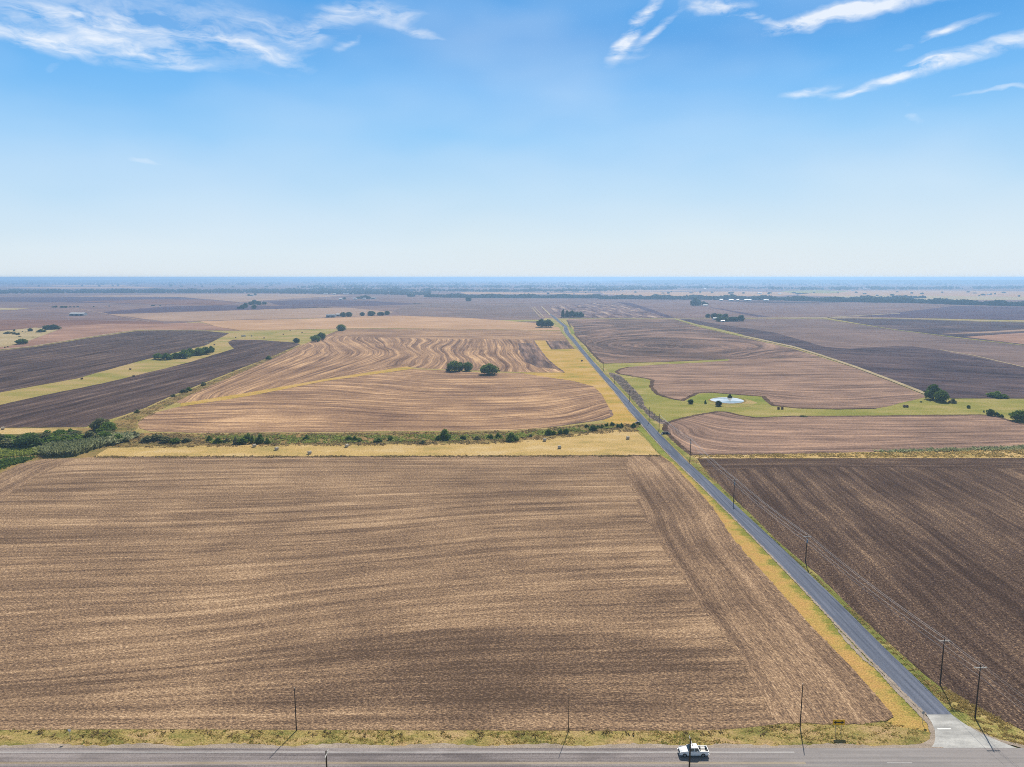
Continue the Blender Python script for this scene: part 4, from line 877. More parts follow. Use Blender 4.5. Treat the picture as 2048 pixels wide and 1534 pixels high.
for q in ([(0, 575), (260, 573), (330, 576), (120, 577.5)], [(100, 570.5), (240, 569.5), (260, 572), (110, 572.5)], [(1050, 579.5), (1400, 581), (1300, 583.5), (1080, 583)], [(920, 584.5), (1180, 586), (1200, 589), (930, 588)], [(1200, 585), (1480, 583), (1640, 585), (1560, 592), (1300, 592), (1210, 589)],
          [(1580, 583), (1700, 581), (1900, 581), (2048, 583), (2300, 585), (2300, 600), (2048, 600), (1800, 596), (1600, 591)]):
    sheet('far_field', q, 'tan', .4, 2, jit=.1)
sheet('far_field', [(1560, 582), (1640, 580.5), (1700, 583), (1660, 587), (1580, 586)], 'pasture', .5, jit=.1)
sheet('far_field', [(1650, 592), (1800, 591), (2048, 594), (2048, 600), (1860, 601), (1720, 597)], 'sand', .5, jit=.1)

# ---------------------------------------------------------------- tufts and reeds (uncountable ground cover)
def tufts(name, poly, n, hgt, wid, mat, label, cat, blades=4, zbase=.1, clump=0.0, spread=1.0, seed=1, lean=1.1):
    rg = np.random.default_rng(seed)
    xs = [p[0] for p in poly]; ys = [p[1] for p in poly]; A = [P(*p) for p in poly]
    bx = (min(a[0] for a in A), max(a[0] for a in A)); by = (min(a[1] for a in A), max(a[1] for a in A))
    pts = []
    Ap = np.array(A)
    while len(pts) < n:
        q = np.stack([rg.uniform(*bx, 20000), rg.uniform(*by, 20000)], 1)
        ins = np.zeros(len(q), bool); j = len(Ap)-1
        for i in range(len(Ap)):
            xi, yi = Ap[i]; xj, yj = Ap[j]
            c = ((yi > q[:, 1]) != (yj > q[:, 1])) & (q[:, 0] < (xj-xi)*(q[:, 1]-yi)/((yj-yi) or 1e-9)+xi); ins ^= c; j = i
        if clump:
            cf = np.sin(q[:, 0]*.9+np.sin(q[:, 1]*1.3)*2)*np.cos(q[:, 1]*1.1+np.sin(q[:, 0]*.37)*2)+.5*np.sin(q[:, 0]*.21+q[:, 1]*.33)
            ins &= cf > rg.uniform(-1.2, 1.2, len(q))*(1-clump)+clump*.3
        pts += list(q[ins])
    p = np.array(pts[:n]); m = n*blades
    b = np.repeat(p, blades, 0)+rg.normal(size=(m, 2))*wid*.5*spread
    a = rg.uniform(0, 6.28, m); hh = hgt*np.repeat(.5+rg.random(n), blades)*(.6+.6*rg.random(m)); ww = wid*(.5+.7*rg.random(m))
    dx_ = np.cos(a)*ww*.5; dy_ = np.sin(a)*ww*.5; lx = rg.normal(size=m)*hh*lean; ly = rg.normal(size=m)*hh*lean
    z0 = np.full(m, zbase-.02)
    V = np.stack([np.stack([b[:, 0]-dx_, b[:, 1]-dy_, z0], 1), np.stack([b[:, 0]+dx_, b[:, 1]+dy_, z0], 1), np.stack([b[:, 0]+lx+dx_*.5, b[:, 1]+ly+dy_*.5, zbase+hh], 1), np.stack([b[:, 0]+lx-dx_*.5, b[:, 1]+ly-dy_*.5, zbase+hh*.9], 1)], 1).reshape(-1, 3)
    F = (np.arange(m)*4)[:, None]+np.array([[0, 1, 2, 3]])
    o = link(name, np_mesh(name, V, F), M[mat]); tag(o, label, cat, None, 'stuff'); return o
VG = [(-120, 1460), (1000, 1462), (1434, 1461), (1574, 1447), (1740, 1447), (1765, 1443), (1850, 1462), (1845, 1487), (1700, 1490), (-120, 1490)]
tufts('dry_grass', VG, 3500, .12, .22, 'drygrass', 'dry straw-coloured grass on the verge between field and highway', 'grass', clump=.5)
tufts('green_grass', VG, 700, .13, .24, 'greentuft', 'green weeds growing among the dry verge grass', 'grass', clump=.8, seed=5)
tufts('tall_weeds', [(-120, 1461), (1000, 1463), (1430, 1462), (1560, 1452), (1600, 1470), (1000, 1476), (-120, 1474)], 70, .32, .45, 'brush', 'taller brown and green weed clumps in the highway ditch', 'weeds', 7, seed=6)
tufts('dry_grass', [(1884, 1372), (1950, 1412), (2048, 1462), (2200, 1500), (2048, 1493), (1960, 1464), (1905, 1425), (1880, 1396)], 1500, .15, .3, 'drygrass', 'rough dry grass round the poles at the road junction', 'grass', clump=.5, seed=8)
tufts('dry_grass', [(1374, 920), (1440, 975), (1555, 1086), (1668, 1194), (1774, 1298), (1884, 1405), (1895, 1390), (1849, 1352), (1690, 1206), (1554, 1083), (1460, 992), (1394, 920)], 1800, .12, .3, 'drygrass', 'dry grass strip between the lane and the right plowed field', 'grass', clump=.6, seed=9)
tufts('green_grass', [(1380, 925), (1440, 977), (1555, 1088), (1668, 1196), (1774, 1300), (1880, 1405), (1840, 1352), (1668, 1192), (1554, 1083), (1440, 974)], 700, .12, .3, 'greentuft', 'green weeds along the right edge of the lane', 'grass', clump=.8, seed=10)
tufts('dry_brush', [(262, 867), (650, 867), (1026, 863), (1163, 850), (1275, 848), (1285, 862), (1180, 869), (1100, 879), (1020, 887), (850, 891), (520, 893), (300, 896), (225, 893), (240, 876)], 5500, .4, 1.0, 'brush', 'tangled brown brush filling the creek line', 'brush', 3, clump=.5, seed=11)
tufts('green_brush', [(400, 872), (650, 872), (1000, 870), (1163, 856), (1250, 852), (1180, 864), (1000, 880), (700, 886), (420, 888)], 2200, .7, 1.0, 'greentuft', 'green undergrowth scattered through the creek brush', 'brush', 3, clump=.7, seed=12)
tufts('dry_brush', [(601, 690), (478, 740), (342, 796), (239, 838), (222, 868), (262, 866), (276, 845), (350, 805), (512, 733)], 1500, .4, .9, 'brush', 'brown brush along the hedge line beside the dark field', 'brush', 3, clump=.6, seed=13)
tufts('dry_reeds', [(1386, 912), (1650, 907.5), (2048, 900), (2300, 896), (2300, 914), (2048, 914.5), (1700, 915), (1392, 915.5)], 2600, .5, .9, 'drygrass', 'tall golden grass along the ditch above the plowed field', 'grass', 3, clump=.3, seed=14)
tufts('green_reeds', [(1730, 903), (1860, 900), (1960, 897), (2048, 893), (2300, 888), (2300, 896), (2048, 900), (1940, 902), (1800, 905)], 1300, .9, 1.0, 'reed', 'pale green reeds at the right end of the ditch', 'reeds', 3, clump=.2, seed=15)
tufts('dry_grass', [(188, 913), (1320, 911), (1322, 914), (188, 916)], 1500, .35, .8, 'brush', 'dark weedy edge where the front field meets the hay meadow', 'grass', 3, clump=.6, seed=16)
tufts('grey_brush', [(1218, 746), (1246, 756), (1284, 797), (1286, 812), (1330, 844), (1312, 843), (1280, 815), (1254, 785), (1236, 766)], 2200, .4, .9, 'greybrush', 'grey dead brush in the dry creek beside the lane', 'brush', 3, clump=.4, seed=17)
tufts('reeds', [(85, 905), (100, 897), (150, 892), (212, 885), (205, 893), (170, 904), (150, 912), (95, 914)], 5200, 2.6, 1.0, 'reed', 'dense pale green giant reeds in front of the thicket', 'reeds', 3, spread=1.2, seed=18, lean=.4)
tufts('reeds', [(215, 886), (235, 876), (256, 874), (252, 882), (225, 890)], 1100, 2.2, 1.0, 'reed', 'small patch of giant reeds right of the large reed bed', 'reeds', 3, spread=1.2, seed=19)
tufts('low_weeds', [(-120, 905), (0, 899), (80, 897), (85, 908), (40, 912), (-120, 925)], 1500, 1.0, 1.1, 'greentuft', 'low weeds along the foot of the thicket at the edge', 'weeds', 3, spread=1.2, seed=20)
tufts('green_brush', [(0, 922), (40, 918), (75, 914), (60, 920), (35, 928), (0, 940), (-100, 970), (-100, 940)], 1100, 1.1, 1.0, 'leafyoung', 'bright green weeds below the thicket at the field corner', 'brush', 3, clump=.4, seed=21)

# ---------------------------------------------------------------- utility poles
def pole(px, py, H, arm='x', transformer=False, label='', loc=None, r=.17, braces=True):
    x, y = loc or P(px, py)
    o = empty('utility_pole', (x, y, .1)); tag(o, label, 'utility pole', 'utility poles')
    MB().tube((0, 0, -.3), (0, 0, H), r, r*.62, 10).build('shaft', M['wood'], o)
    if arm:
        L = 1.35; a = MB()
        if arm == 'x': a.box(-L, L, -.17, -.05, H-.62, H-.46)
        else: a.box(.05, .17, -L, L, H-.62, H-.46)
        a.build('crossarm', M['pale_wood'], o)
        for q in (-1.2, .55, 1.2):
            p = (q, -.11) if arm == 'x' else (.11, q)
            MB().tube((p[0], p[1], H-.46), (p[0], p[1], H-.30), .035, .055, 6).build('insulator', M['porcelain'], o)
        if braces:
            b = MB()
            for sgn in (-1, 1):
                e = (sgn*.7, -.14, H-.62) if arm == 'x' else (.14, sgn*.7, H-.62); s0 = (0, -.12, H-1.2) if arm == 'x' else (.12, 0, H-1.2)
                b.tube(s0, e, .02, n=4)
            b.build('brace', M['grey_metal'], o)
    else:
        MB().tube((0, 0, H), (0, 0, H+.22), .05, .07, 6).build('insulator', M['porcelain'], o)
    if transformer:
        t = MB(); t.tube((.0, -.38, H-2.6), (0, -.38, H-1.4), .26, n=12); t.build('transformer', M['blue_metal'], o)
        MB().tube((.08, -.38, H-1.4), (.08, -.38, H-1.12), .05, .03, 6).tube((-.1, -.38, H-1.4), (-.1, -.38, H-1.12), .05, .03, 6).build('bushing', M['porcelain'], o)
    return x, y, H
LP = []
for (px, py, H, tr, lb) in ((1950, 1437, 12.4, False, 'nearest pole with a pale crossarm right of the concrete apron'), (1880, 1370, 11.6, False, 'second pole with a pale crossarm beside the lane'),
        (1611, 1125, 9.6, True, 'pole with a blue transformer halfway along the plowed field'), (1467, 1005, 10.4, True, 'fourth pole up the lane, with a small transformer'),
        (1380, 919, 11, True, 'pole where the ditch bank meets the lane'), (1318, 861, 10.5, False, 'pole standing just left above the dark culvert'), (1298, 846, 10.5, False, 'pole opposite the creek bushes, left of the culvert pole'),
        (1259, 804, 9, False, 'pole beside the middle of the grey dry creek'), (1229, 768, 9.5, False, 'pole at the upper end of the grey dry creek'), (1207, 742, 9, False, 'pole at the corner of the looped field'),
        (1180, 708, 8.5, False, 'small distant pole at the looped field edge'), (1160, 686, 8.5, False, 'smallest distant pole seen beside the lane')):
    LP.append(pole(px, py, H, 'x' if px > 1330 else None, tr, lb, r=.17 if px > 1400 else .2))
pole(593, 1462, 9.6, None, False, 'armless pole on the left part of the highway verge', r=.13)
pole(1137, 1463, 9.3, None, False, 'thin pale pole in the middle of the highway verge', r=.085)
pole(1600, 1455, 9.8, None, False, 'armless pole on the verge left of the yellow sign', r=.13)
for px, ty, lb in ((1381, 1478, 'near pole rising from below the frame in front of the pickup'), (652, 1503, 'near pole whose top rises into the bottom edge left of centre')):
    x, y = P(px, ty); k = (CAMH-12)/CAMH
    pole(0, 0, 12, 'y', False, lb, loc=(x*k, y*k), r=.19, braces=False)
# guy wire on the verge pole
x, y = P(1600, 1455)
o = MB().tube((x, y+.1, 8.6), (x+5.5, y+.6, .15), .018, n=4).build('guy_wire', M['wire']); tag(o, 'thin guy wire bracing the pole left of the yellow sign', 'wire')
def wire(a, b, sag, label, r=.03, group='power lines beside the lane'):
    mb = MB(); n = 14; pr = None
    for i in range(n+1):
        t = i/n; p = (a[0]+(b[0]-a[0])*t, a[1]+(b[1]-a[1])*t, a[2]+(b[2]-a[2])*t-sag*4*t*(1-t))
        if pr: mb.tube(pr, p, r*1.25, n=4)
        pr = p
    o = mb.build('power_line', M['wire']); tag(o, label, 'wire', group)
pts = [(104.5, 108.0, 12.0)]+[(x, y, H) for x, y, H in LP]
for i in range(6):
    a = pts[i]; b = pts[i+1]
    nm = ['right of the nearest pole', 'between the nearest and second pole', 'between the second pole and the blue transformer pole', 'between the transformer pole and the fourth pole', 'between the fourth pole and the ditch bank pole', 'from the ditch bank pole to the culvert pole'][i]
    for q, ql in ((-1.2, 'left'), (.55, 'middle'), (1.2, 'right')):
        qa = q if i else q; qb = q if i < 5 else 0
        wire((a[0]+qa, a[1]-.11, a[2]-.28), (b[0]+qb, b[1]-.11, b[2]-.28), max(.25, math.dist(a[:2], b[:2])*.012), f'{ql} upper wire {nm}', .014+.008*min(i, 3))
    wire((a[0], a[1]-.2, a[2]-2.4), (b[0], b[1]-.2, b[2]-2.4), max(.2, math.dist(a[:2], b[:2])*.010), f'lower single wire {nm}', .018+.006*min(i, 3))

# ---------------------------------------------------------------- signs
M['sign_yellow'] = plain('sign_yellow', (.82, .45, .02), .45, var=.03)
M['sign_black'] = plain('sign_black', (.015, .015, .015), .5)
M['sign_red'] = plain('sign_red', (.5, .02, .02), .5)
M['sign_white'] = plain('sign_white', (.75, .75, .73), .5)
x, y = P(1676, 1469)
sg = empty('arrow_sign', (x, y, .1)); tag(sg, 'yellow double-arrow sign on two posts on the verge', 'sign')
for dx_ in (-.6, .6): MB().box(dx_-.04, dx_+.04, .05, .12, -.2, 3.3).build('post', M['grey_metal'], sg)
MB().box(-1.25, 1.25, 0, .04, 2.05, 3.3).build('panel', M['sign_yellow'], sg, bevel=.01)
z = 2.67
MB().poly([(-1.1, -.006, z), (-.55, -.006, z+.42), (-.55, -.006, z+.13), (.55, -.006, z+.13), (.55, -.006, z+.42), (1.1, -.006, z), (.55, -.006, z-.42), (.55, -.006, z-.13), (-.55, -.006, z-.13), (-.55, -.006, z-.42)], [tuple(range(10))]).build('arrow', M['sign_black'], sg)
x, y = P(1845, 1447.5)
st = empty('stop_sign', (x, y, .1)); tag(st, 'back of a small road sign on a post left of the concrete apron', 'sign')
MB().box(-.035, .035, -.035, .035, -.2, 2.9).build('post', M['grey_metal'], st)
oc = [(math.cos(R(22.5+45*i))*.38, 2.45+math.sin(R(22.5+45*i))*.38) for i in range(8)]
MB().prism(oc, .045, .06).build('panel', M['grey_metal'], st)
oc = [(math.cos(R(22.5+45*i))*.37, 2.45+math.sin(R(22.5+45*i))*.37) for i in range(8)]
MB().prism(oc, .061, .064).build('face', M['sign_red'], st)
tcu = bpy.data.curves.new('lettering', 'FONT'); tcu.body = 'STOP'; tcu.size = .27; tcu.align_x = 'CENTER'; tcu.align_y = 'CENTER'; tcu.extrude = .001; tcu.materials.append(M['sign_white'])
_t = bpy.data.objects.new('lettering_curve', tcu); C.objects.link(_t); _me = bpy.data.meshes.new_from_object(_t.evaluated_get(bpy.context.evaluated_depsgraph_get())); bpy.data.objects.remove(_t)
to = bpy.data.objects.new('lettering', _me); C.objects.link(to); to.parent = st; to.location = (0, .067, 2.45); to.rotation_euler = (math.pi/2, 0, math.pi)
x, y = P(141, 1482)
ms = empty('road_sign', (x, y, .1)); tag(ms, 'slim post with a small pale sign top on the left highway verge', 'sign')
MB().box(-.03, .03, -.03, .03, -.2, 2.6).build('post', M['grey_metal'], ms)
MB().box(-.3, .3, -.05, -.03, 2.1, 2.6).build('panel', M['sign_white'], ms)

# ---------------------------------------------------------------- hay bales
M['hay'] = plain('hay', (.36, .28, .19), .95, var=.35, sc=4.0)
M['hay_dark'] = plain('old_hay', (.15, .10, .07), .95, var=.35, sc=4.0)
M['hay_end'] = plain('hay_end', (.30, .23, .15), .95, var=.3, sc=7.0)
M['hay_pale'] = plain('bale_wrap', (.50, .43, .33), .8, var=.12, sc=4.0)
def bale_mesh():
    bm = MB(); n = 22
    prof = [(-.76, .0), (-.76, .70), (-.70, .78), (.70, .78), (.76, .70), (.76, .0)]
    pts = []; fs = []
    for i in range(n):
        a = 2*math.pi*i/n
        for (xx, rr) in prof: pts.append((xx, math.cos(a)*rr*(1+.015*math.sin(i*5)), .77+math.sin(a)*rr*.98))
    k = len(prof)
    for i in range(n):
        for j in range(k-1): fs.append((i*k+j, ((i+1) % n)*k+j, ((i+1) % n)*k+j+1, i*k+j+1))
    bm.poly(pts, fs); return bm.mesh('hay_bale')
BALE = bale_mesh()
def bale(px, py, label, mat='hay', rz=0, s=1.0, group='round hay bales', wrap=True):
    x, y = P(px, py); me = BALE.copy(); me.materials.clear(); me.materials.append(M[mat])
    o = link('hay_bale', me, None, None, (x, y+.7, .1)); o.rotation_euler = (0, 0, rz); o.scale = (s, s, s); tag(o, label, 'hay bale', group); return o
for (px, py, rz, lb) in ((508, 895, .8, 'leftmost bale of the hay meadow, nearest the creek'), (552.5, 901, .9, 'second bale from the left in the hay meadow'), (618.5, 909, .8, 'bale closest to the front field edge, left of the grey weeds'),
        (693, 895, 1.0, 'lone bale right of the grey weed patch in the hay meadow'), (1089.5, 883, .1, 'bale near the creek, left of two in the meadow centre'), (1119, 898, .05, 'bale below and right of the centre meadow bale'), (1256, 879, .1, 'rightmost bale of the hay meadow, nearest the lane'), (4, 860, .8, 'bale at the left edge behind the thicket')):
    bale(px, py, lb, 'hay_pale', rz, 1.15)
for px, py, lb in ((1557.5, 819, 'left brown bale of the pair on the green pasture'), (1565, 819, 'right brown bale of the pair on the green pasture'), (1809.5, 815, 'left one of two dark bales near the large tree'), (1815, 815, 'right one of two dark bales near the large tree')):
    bale(px, py, lb, 'hay_dark', 1.4, 1.15, 'dark bales on the pasture')
for px, py in ((163, 759), (260, 740), (266.6, 754), (471, 676), (503, 673), (528, 677), (566.5, 669.5), (604, 666), (580, 661.5), (428.5, 690.5), (466, 743), (1164, 723)):
    bale(px, py, 'tiny dark old bale on the far grass strips', 'hay_dark', 1.0, 1.1, 'far dark bales')

# ---------------------------------------------------------------- pickup truck (faces -x)
M['tpaint'] = plain('white_paint', (.78, .79, .80), .25, spec=.6, var=.02)
M['tglass'] = plain('dark_glass', (.02, .028, .03), .08, spec=.8)
M['rubber'] = plain('rubber', (.015, .015, .016), .8)
M['rim'] = plain('rim_metal', (.42, .43, .45), .35, .7)
M['bedliner'] = plain('bed_liner', (.03, .03, .032), .8)
M['chrome'] = plain('bumper_metal', (.55, .56, .58), .3, .7)
M['lens'] = plain('headlight_lens', (.7, .72, .74), .1, spec=.8)
M['tail'] = plain('tail_light_red', (.35, .02, .02), .3)
M['cargo'] = plain('cargo_white', (.70, .66, .62), .7)
tx = (P(1360, 1516)[0]+P(1417, 1516)[0])/2; ty = 129.75+DY
tk = empty('pickup_truck', (tx, ty, .215)); tag(tk, 'white crew cab pickup driving left on the highway with a loaded bed', 'pickup')
Lh = 2.87; WH = [(-1.95), (1.75)]
def arch(cx, r=.46, n=7): return [(cx-r*math.cos(math.pi*i/n), .42+r*math.sin(math.pi*i/n)) for i in range(n+1)]
low = [(-2.85, .48)]+arch(-1.95)+arch(1.75)+[(2.83, .52)]
body = low+[(2.85, 1.25), (1.05, 1.27), (-1.05, 1.27), (-1.35, 1.24), (-2.55, 1.12), (-2.80, .98)]
# two sides and a hull that narrows at the nose
mb = MB()
def sidepanel(yy, sgn):
    n = len(body); pts = [(x, yy*(1-.06*max(0, (-x-2.2)/.65)), z) for x, z in body]+[(x, (yy-sgn*.08)*(1-.06*max(0, (-x-2.2)/.65)), z) for x, z in body]
    mb.poly(pts, [tuple(range(n)), tuple(range(2*n-1, n-1, -1))]+[(i, i+n, (i+1) % n+n, (i+1) % n) for i in range(n)])
sidepanel(-.98, -1); sidepanel(.98, 1)
mb.build('body_side', M['tpaint'], tk)
MB().box(-2.78, 1.05, -.89, .89, .5, .95).build('chassis', M['bedliner'], tk)
hood = MB().poly([(-2.82, -.86, .98), (-2.82, .86, .98), (-2.52, .90, 1.16), (-1.28, .92, 1.29), (-1.28, -.92, 1.29), (-2.52, -.90, 1.16), (-2.86, -.82, .6), (-2.86, .82, .6)], [(0, 5, 4, 3, 2, 1), (0, 1, 7, 6)])
hood.poly([(-2.82, -.4, 1.03), (-1.35, -.5, 1.31), (-1.35, .5, 1.31), (-2.5, .35, 1.19), (-2.5, -.35, 1.19)], [(4, 1, 2, 3)]); hood.build('hood', M['tpaint'], tk)
MB().box(-2.90, -2.865, -.62, .62, .66, .95).build('grille', M['bedliner'], tk)
for sg_ in (-1, 1): MB().box(-2.90, -2.80, sg_*.77-.12, sg_*.77+.12, .74, .96).build('headlight', M['lens'], tk, bevel=.02)
MB().box(-2.98, -2.84, -.95, .95, .42, .62).build('front_bumper', M['chrome'], tk, bevel=.03)
MB().box(2.86, 2.98, -.93, .93, .46, .64).build('rear_bumper', M['chrome'], tk, bevel=.03)
# cabin
cb = [(-1.3, .93, 1.27), (-.62, .74, 1.82), (.75, .74, 1.84), (1.02, .92, 1.27)]
rf = MB().poly([(-.62, -.76, 1.83), (-.62, .76, 1.83), (.75, .76, 1.85), (.75, -.76, 1.85), (-.45, -.6, 1.89), (-.45, .6, 1.89), (.62, .6, 1.90), (.62, -.6, 1.90)], [(4, 7, 6, 5), (0, 4, 5, 1), (1, 5, 6, 2), (2, 6, 7, 3), (3, 7, 4, 0), (0, 1, 2, 3)])
rf.build('roof', M['tpaint'], tk)
MB().poly([(-1.27, -.86, 1.29), (-1.27, .86, 1.29), (-.65, .70, 1.81), (-.65, -.70, 1.81)], [(0, 3, 2, 1)]).build('windshield', M['tglass'], tk)
MB().poly([(1.0, -.84, 1.3), (1.0, .84, 1.3), (.78, .70, 1.82), (.78, -.70, 1.82)], [(0, 1, 2, 3)]).build('rear_window', M['tglass'], tk)
for s_ in (-1, 1):
    for (xa, xb, xc, xd) in ((-1.12, -.62, -.02, -.02), (.08, .08, .70, .88)):
        MB().poly([(xa, s_*.925, 1.30), (xd, s_*.925, 1.30), (xc, s_*.76, 1.80), (xb, s_*.76, 1.80)], [(0, 1, 2, 3)]).build('side_window', M['tglass'], tk)
    p = MB()
    p.poly([(-1.36, s_*.93, 1.26), (-1.20, s_*.93, 1.28), (-.60, s_*.755, 1.83), (-.70, s_*.745, 1.83)], [(0, 1, 2, 3)])
    p.poly([(-.03, s_*.932, 1.27), (.09, s_*.932, 1.27), (.09, s_*.755, 1.83), (-.03, s_*.755, 1.83)], [(0, 1, 2, 3)])
    p.poly([(.87, s_*.932, 1.27), (1.06, s_*.93, 1.27), (.78, s_*.75, 1.84), (.69, s_*.75, 1.83)], [(0, 1, 2, 3)])
    p.build('pillar', M['tpaint'], tk)
    MB().box(-1.12, -.95, s_*1.05-.1, s_*1.05+.1, 1.2, 1.4).build('mirror', M['tpaint'], tk, bevel=.02)
    MB().box(-.35, -.17, s_*.985-.01, s_*.985+.01, 1.12, 1.16).box(.62, .80, s_*.985-.01, s_*.985+.01, 1.12, 1.16).build('door_handle', M['chrome'], tk)
    MB().box(2.80, 2.87, s_*.86-.09, s_*.86+.09, .85, 1.2).build('tail_light', M['tail'], tk)
# bed
MB().box(1.05, 2.8, -.9, .9, .55, .75).build('bed_floor', M['bedliner'], tk)
MB().box(1.02, 1.08, -.9, .9, .56, 1.27).build('bed_front', M['tpaint'], tk)
MB().box(2.79, 2.86, -.9, .9, .56, 1.25).build('tailgate', M['tpaint'], tk)
for wx in WH:
    for s_ in (-1, 1):
        yy = s_*.84
        ty_ = MB().tube((wx, yy-.13, .40), (wx, yy+.13, .40), .40, n=20).build('wheel', M['rubber'], tk)
        MB().tube((wx, yy+s_*.132, .40), (wx, yy+s_*.142, .40), .24, n=14).build('rim', M['rim'], ty_)
def cargo(name, x0, x1, y0_, y1_, z1, mat, label, cat):
    o = MB().box(x0, x1, y0_, y1_, 0, z1).build(name, M[mat], None, (tx, ty, .215+.76), bevel=.03); tag(o, label, cat)
cargo('cargo_box', 1.5, 2.35, .1, .7, .45, 'cargo', 'pale box in the far side of the pickup bed', 'box')
cargo('cargo_box', 1.35, 2.3, -.62, -.15, .38, 'cargo', 'long pale box in the near side of the pickup bed', 'box')
cargo('tool_box', 2.38, 2.7, -.7, .0, .34, 'bedliner', 'black tool box at the tailgate of the pickup bed', 'box')

# ---------------------------------------------------------------- buildings
M['wwall'] = plain('white_siding', (.62, .62, .60), .7); M['gwall'] = plain('grey_siding', (.30, .33, .36), .7)
M['wroof'] = plain('white_metal_roof', (.58, .58, .58), .5); M['groof'] = plain('grey_roof', (.28, .29, .30), .6); M['dark'] = plain('dark_opening', (.03, .03, .035), .8)
def building(px, py, wm, dm, hm, wall, roof, name, label, group=None, doors=2):
    x, y = P(px, py); o = empty(name, (x, y+dm/2, .3)); tag(o, label, 'building', group)
    a = wm/2; b = dm/2; rh = min(dm*.22, 2.2)
    MB().box(-a, a, -b, b, 0, hm).build('wall', M[wall], o)
    MB().poly([(-a-.3, -b-.4, hm-.05), (a+.3, -b-.4, hm-.05), (a+.3, 0, hm+rh), (-a-.3, 0, hm+rh), (-a-.3, b+.4, hm-.05), (a+.3, b+.4, hm-.05),
               (-a-.3, -b-.4, hm+.12), (a+.3, -b-.4, hm+.12), (a+.3, 0, hm+rh+.17), (-a-.3, 0, hm+rh+.17), (-a-.3, b+.4, hm+.12), (a+.3, b+.4, hm+.12)],
              [(6, 7, 8, 9), (9, 8, 11, 10), (0, 3, 2, 1), (3, 4, 5, 2), (0, 1, 7, 6), (4, 10, 11, 5), (1, 2, 8, 7), (2, 5, 11, 8), (0, 6, 9, 3), (3, 9, 10, 4)]).build('roof', M[roof], o)
    for s_ in (-1, 1):
        MB().poly([(s_*a, -b, hm), (s_*a, b, hm), (s_*a, 0, hm+rh)], [(0, 1, 2)]).build('gable', M[wall], o)
    for i in range(doors):
        cx = -a+wm*(i+.5)/doors
        MB().box(cx-wm*.12/doors*2, cx+wm*.12/doors*2, -b-.05, -b+.02, .05, hm*.75).build('door', M['dark'], o)
    return o
building(153, 631.5, 36, 16, 5, 'gwall', 'wroof', 'barn', 'long white-roofed shed alone on the mauve field at left', None, 3)
building(661, 635, 21, 10, 5, 'gwall', 'groof', 'shed', 'grey-blue shed left of the white-roofed shed at centre left', None, 2)
building(680, 633, 20, 10, 4.5, 'gwall', 'wroof', 'shed', 'white-roofed shed half behind the dark farm trees', None, 2)
building(502, 592, 26, 14, 5, 'wwall', 'groof', 'barn', 'tiny far barn between two trees below the left wood', None, 1)
for i, (px, py, wm) in enumerate(((651, 588.5, 22), (668, 589, 16), (692, 588.5, 30), (702, 588.5, 24), (681, 600, 12), (710, 599, 16), (728, 599, 12), (746, 598, 20))):
    building(px, py, wm, 12, 4.5, 'wwall' if i != 7 else 'gwall', 'wroof' if i != 7 else 'groof', 'farm_building', 'tiny pale far farm building left of centre' if i != 7 else 'dark far shed at the right end of the left farm', 'far pale farm buildings' if i != 7 else None, 1)
building(1433, 640, 13, 9, 3.4, 'wwall', 'groof', 'farmhouse', 'pale house hidden among the trees of the right farmstead', None, 2)
building(1446, 644.5, 8, 6, 2.8, 'wwall', 'wroof', 'shed', 'small white shed in front of the right farmstead trees', None, 1)
building(1476, 640.5, 9, 7, 3.2, 'gwall', 'wroof', 'shed', 'grey shed between the farmstead grove and its last tree', None, 1)
building(1411, 612.2, 14, 6, 3, 'wwall', 'wroof', 'shed', 'low white shed at the foot of the tall far clump', None, 1)
for i, (px, py, wm) in enumerate(((1443, 601.5, 18), (1463, 601.8, 24), (1476, 601.8, 14), (1496, 601.8, 38), (1533, 602.5, 26), (1707, 582, 26), (1730, 579.5, 34), (1520, 588, 30), (1560, 588.5, 22), (1980, 590, 26), (1410, 578, 30), (1136, 569.5, 60), (625, 578.5, 36), (1230, 580, 22))):
    building(px, py, wm*.75, 14, 4.5, 'wwall', 'wroof', 'farm_building', 'tiny white far farm building at or beyond the long tree belt', 'far white farm buildings', 1)
# pale debris heaps in the far pasture
def heap(px, py, r, label):
    x, y = P(px, py); m = MB()
    for i in range(9):
        a = i*2.4; q = r*.55*math.sqrt(i/9); s = r*random.uniform(.2, .38)
        cx, cy_ = x+math.cos(a)*q, y+math.sin(a)*q
        m.box(cx-s, cx+s, cy_-s*.7, cy_+s*.7, .1, .1+s*random.uniform(.8, 1.6))
    o = m.build('rubble_heap', M['hay_pale'], bevel=.15); tag(o, label, 'rubble heap')
heap(487, 673, 4.5, 'pale rubble heap on the pasture beyond the plowed wedge'); heap(413, 686, 2.6, 'small pale rubble heap at the end of the field grove')
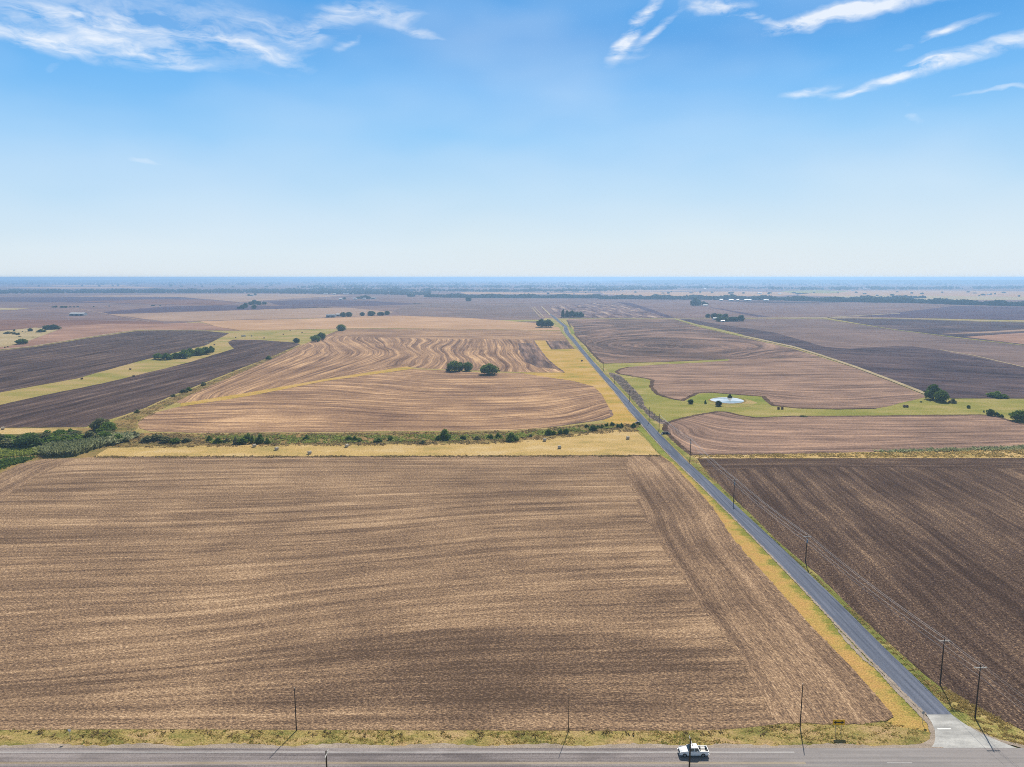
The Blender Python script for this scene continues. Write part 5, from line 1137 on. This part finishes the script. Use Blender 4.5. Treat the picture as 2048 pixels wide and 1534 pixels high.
# culverts under the lane
M['cut'] = plain('culvert_dark', (.012, .012, .012), .9)
def culvert(px, py, rz, L, label):
    x, y = P(px, py); o = empty('culvert', (x, y, .05), rz); tag(o, label, 'culvert')
    MB().box(-L/2, L/2, -.15, .15, 0, 1.5).build('headwall', M['concrete'], o)
    MB().box(-L/2-.3, -L/2+.1, -1.6, -.16, 0, 1.0).box(L/2-.1, L/2+.3, -1.6, -.16, 0, 1.0).build('wing_wall', M['concrete'], o)
    n = max(1, int(L/1.7))
    for i in range(n):
        cx = -L/2+L*(i+.5)/n; MB().box(cx-L/n*.42, cx+L/n*.42, -.17, -.152, .05, 1.22).build('opening', M['cut'], o)
culvert(1330, 868.5, R(8), 4.2, 'dark culvert mouth right of the lane by the field corner')
culvert(1277, 848, R(-50), 3.2, 'small culvert headwall where the creek meets the lane')
# fence posts by the hay meadow and the lane
FP = empty('post_master', (0, 0, -50)); 
pm = MB().box(-.06, .06, -.06, .06, 0, 1.25).mesh('fence_post'); pm.materials.append(M['wood'])
C.objects.unlink(FP); bpy.data.objects.remove(FP)
for i, (px, py) in enumerate(((350, 914), (489, 913.5), (522, 913.5), (560, 913.5), (1232, 912), (1311, 902), (880, 912.5), (1000, 912), (1930, 834), (1950, 837))):
    x, y = P(px, py); o = link('fence_post', pm, None, None, (x, y, .1)); tag(o, 'short dark fence post on a field edge', 'fence post', 'fence posts')

# ---------------------------------------------------------------- haze
hz = MB().box(-36000, 36000, -3000, 33500, -4, 100).build('haze', None)
hm = bpy.data.materials.new('air_haze'); hm.use_nodes = True; t = NT(hm.node_tree); t.n.clear()
pv = t.node('ShaderNodeVolumePrincipled'); pv.inputs['Color'].default_value = (.41, .67, 1.0, 1); pv.inputs['Density'].default_value = 1.4e-4
pv.inputs['Anisotropy'].default_value = 0.45
oo = t.node('ShaderNodeOutputMaterial'); t.l.new(pv.outputs[0], oo.inputs['Volume'])
hz.data.materials.clear(); hz.data.materials.append(hm); tag(hz, 'thin blue air haze fading the far farmland', 'haze', None, 'stuff')
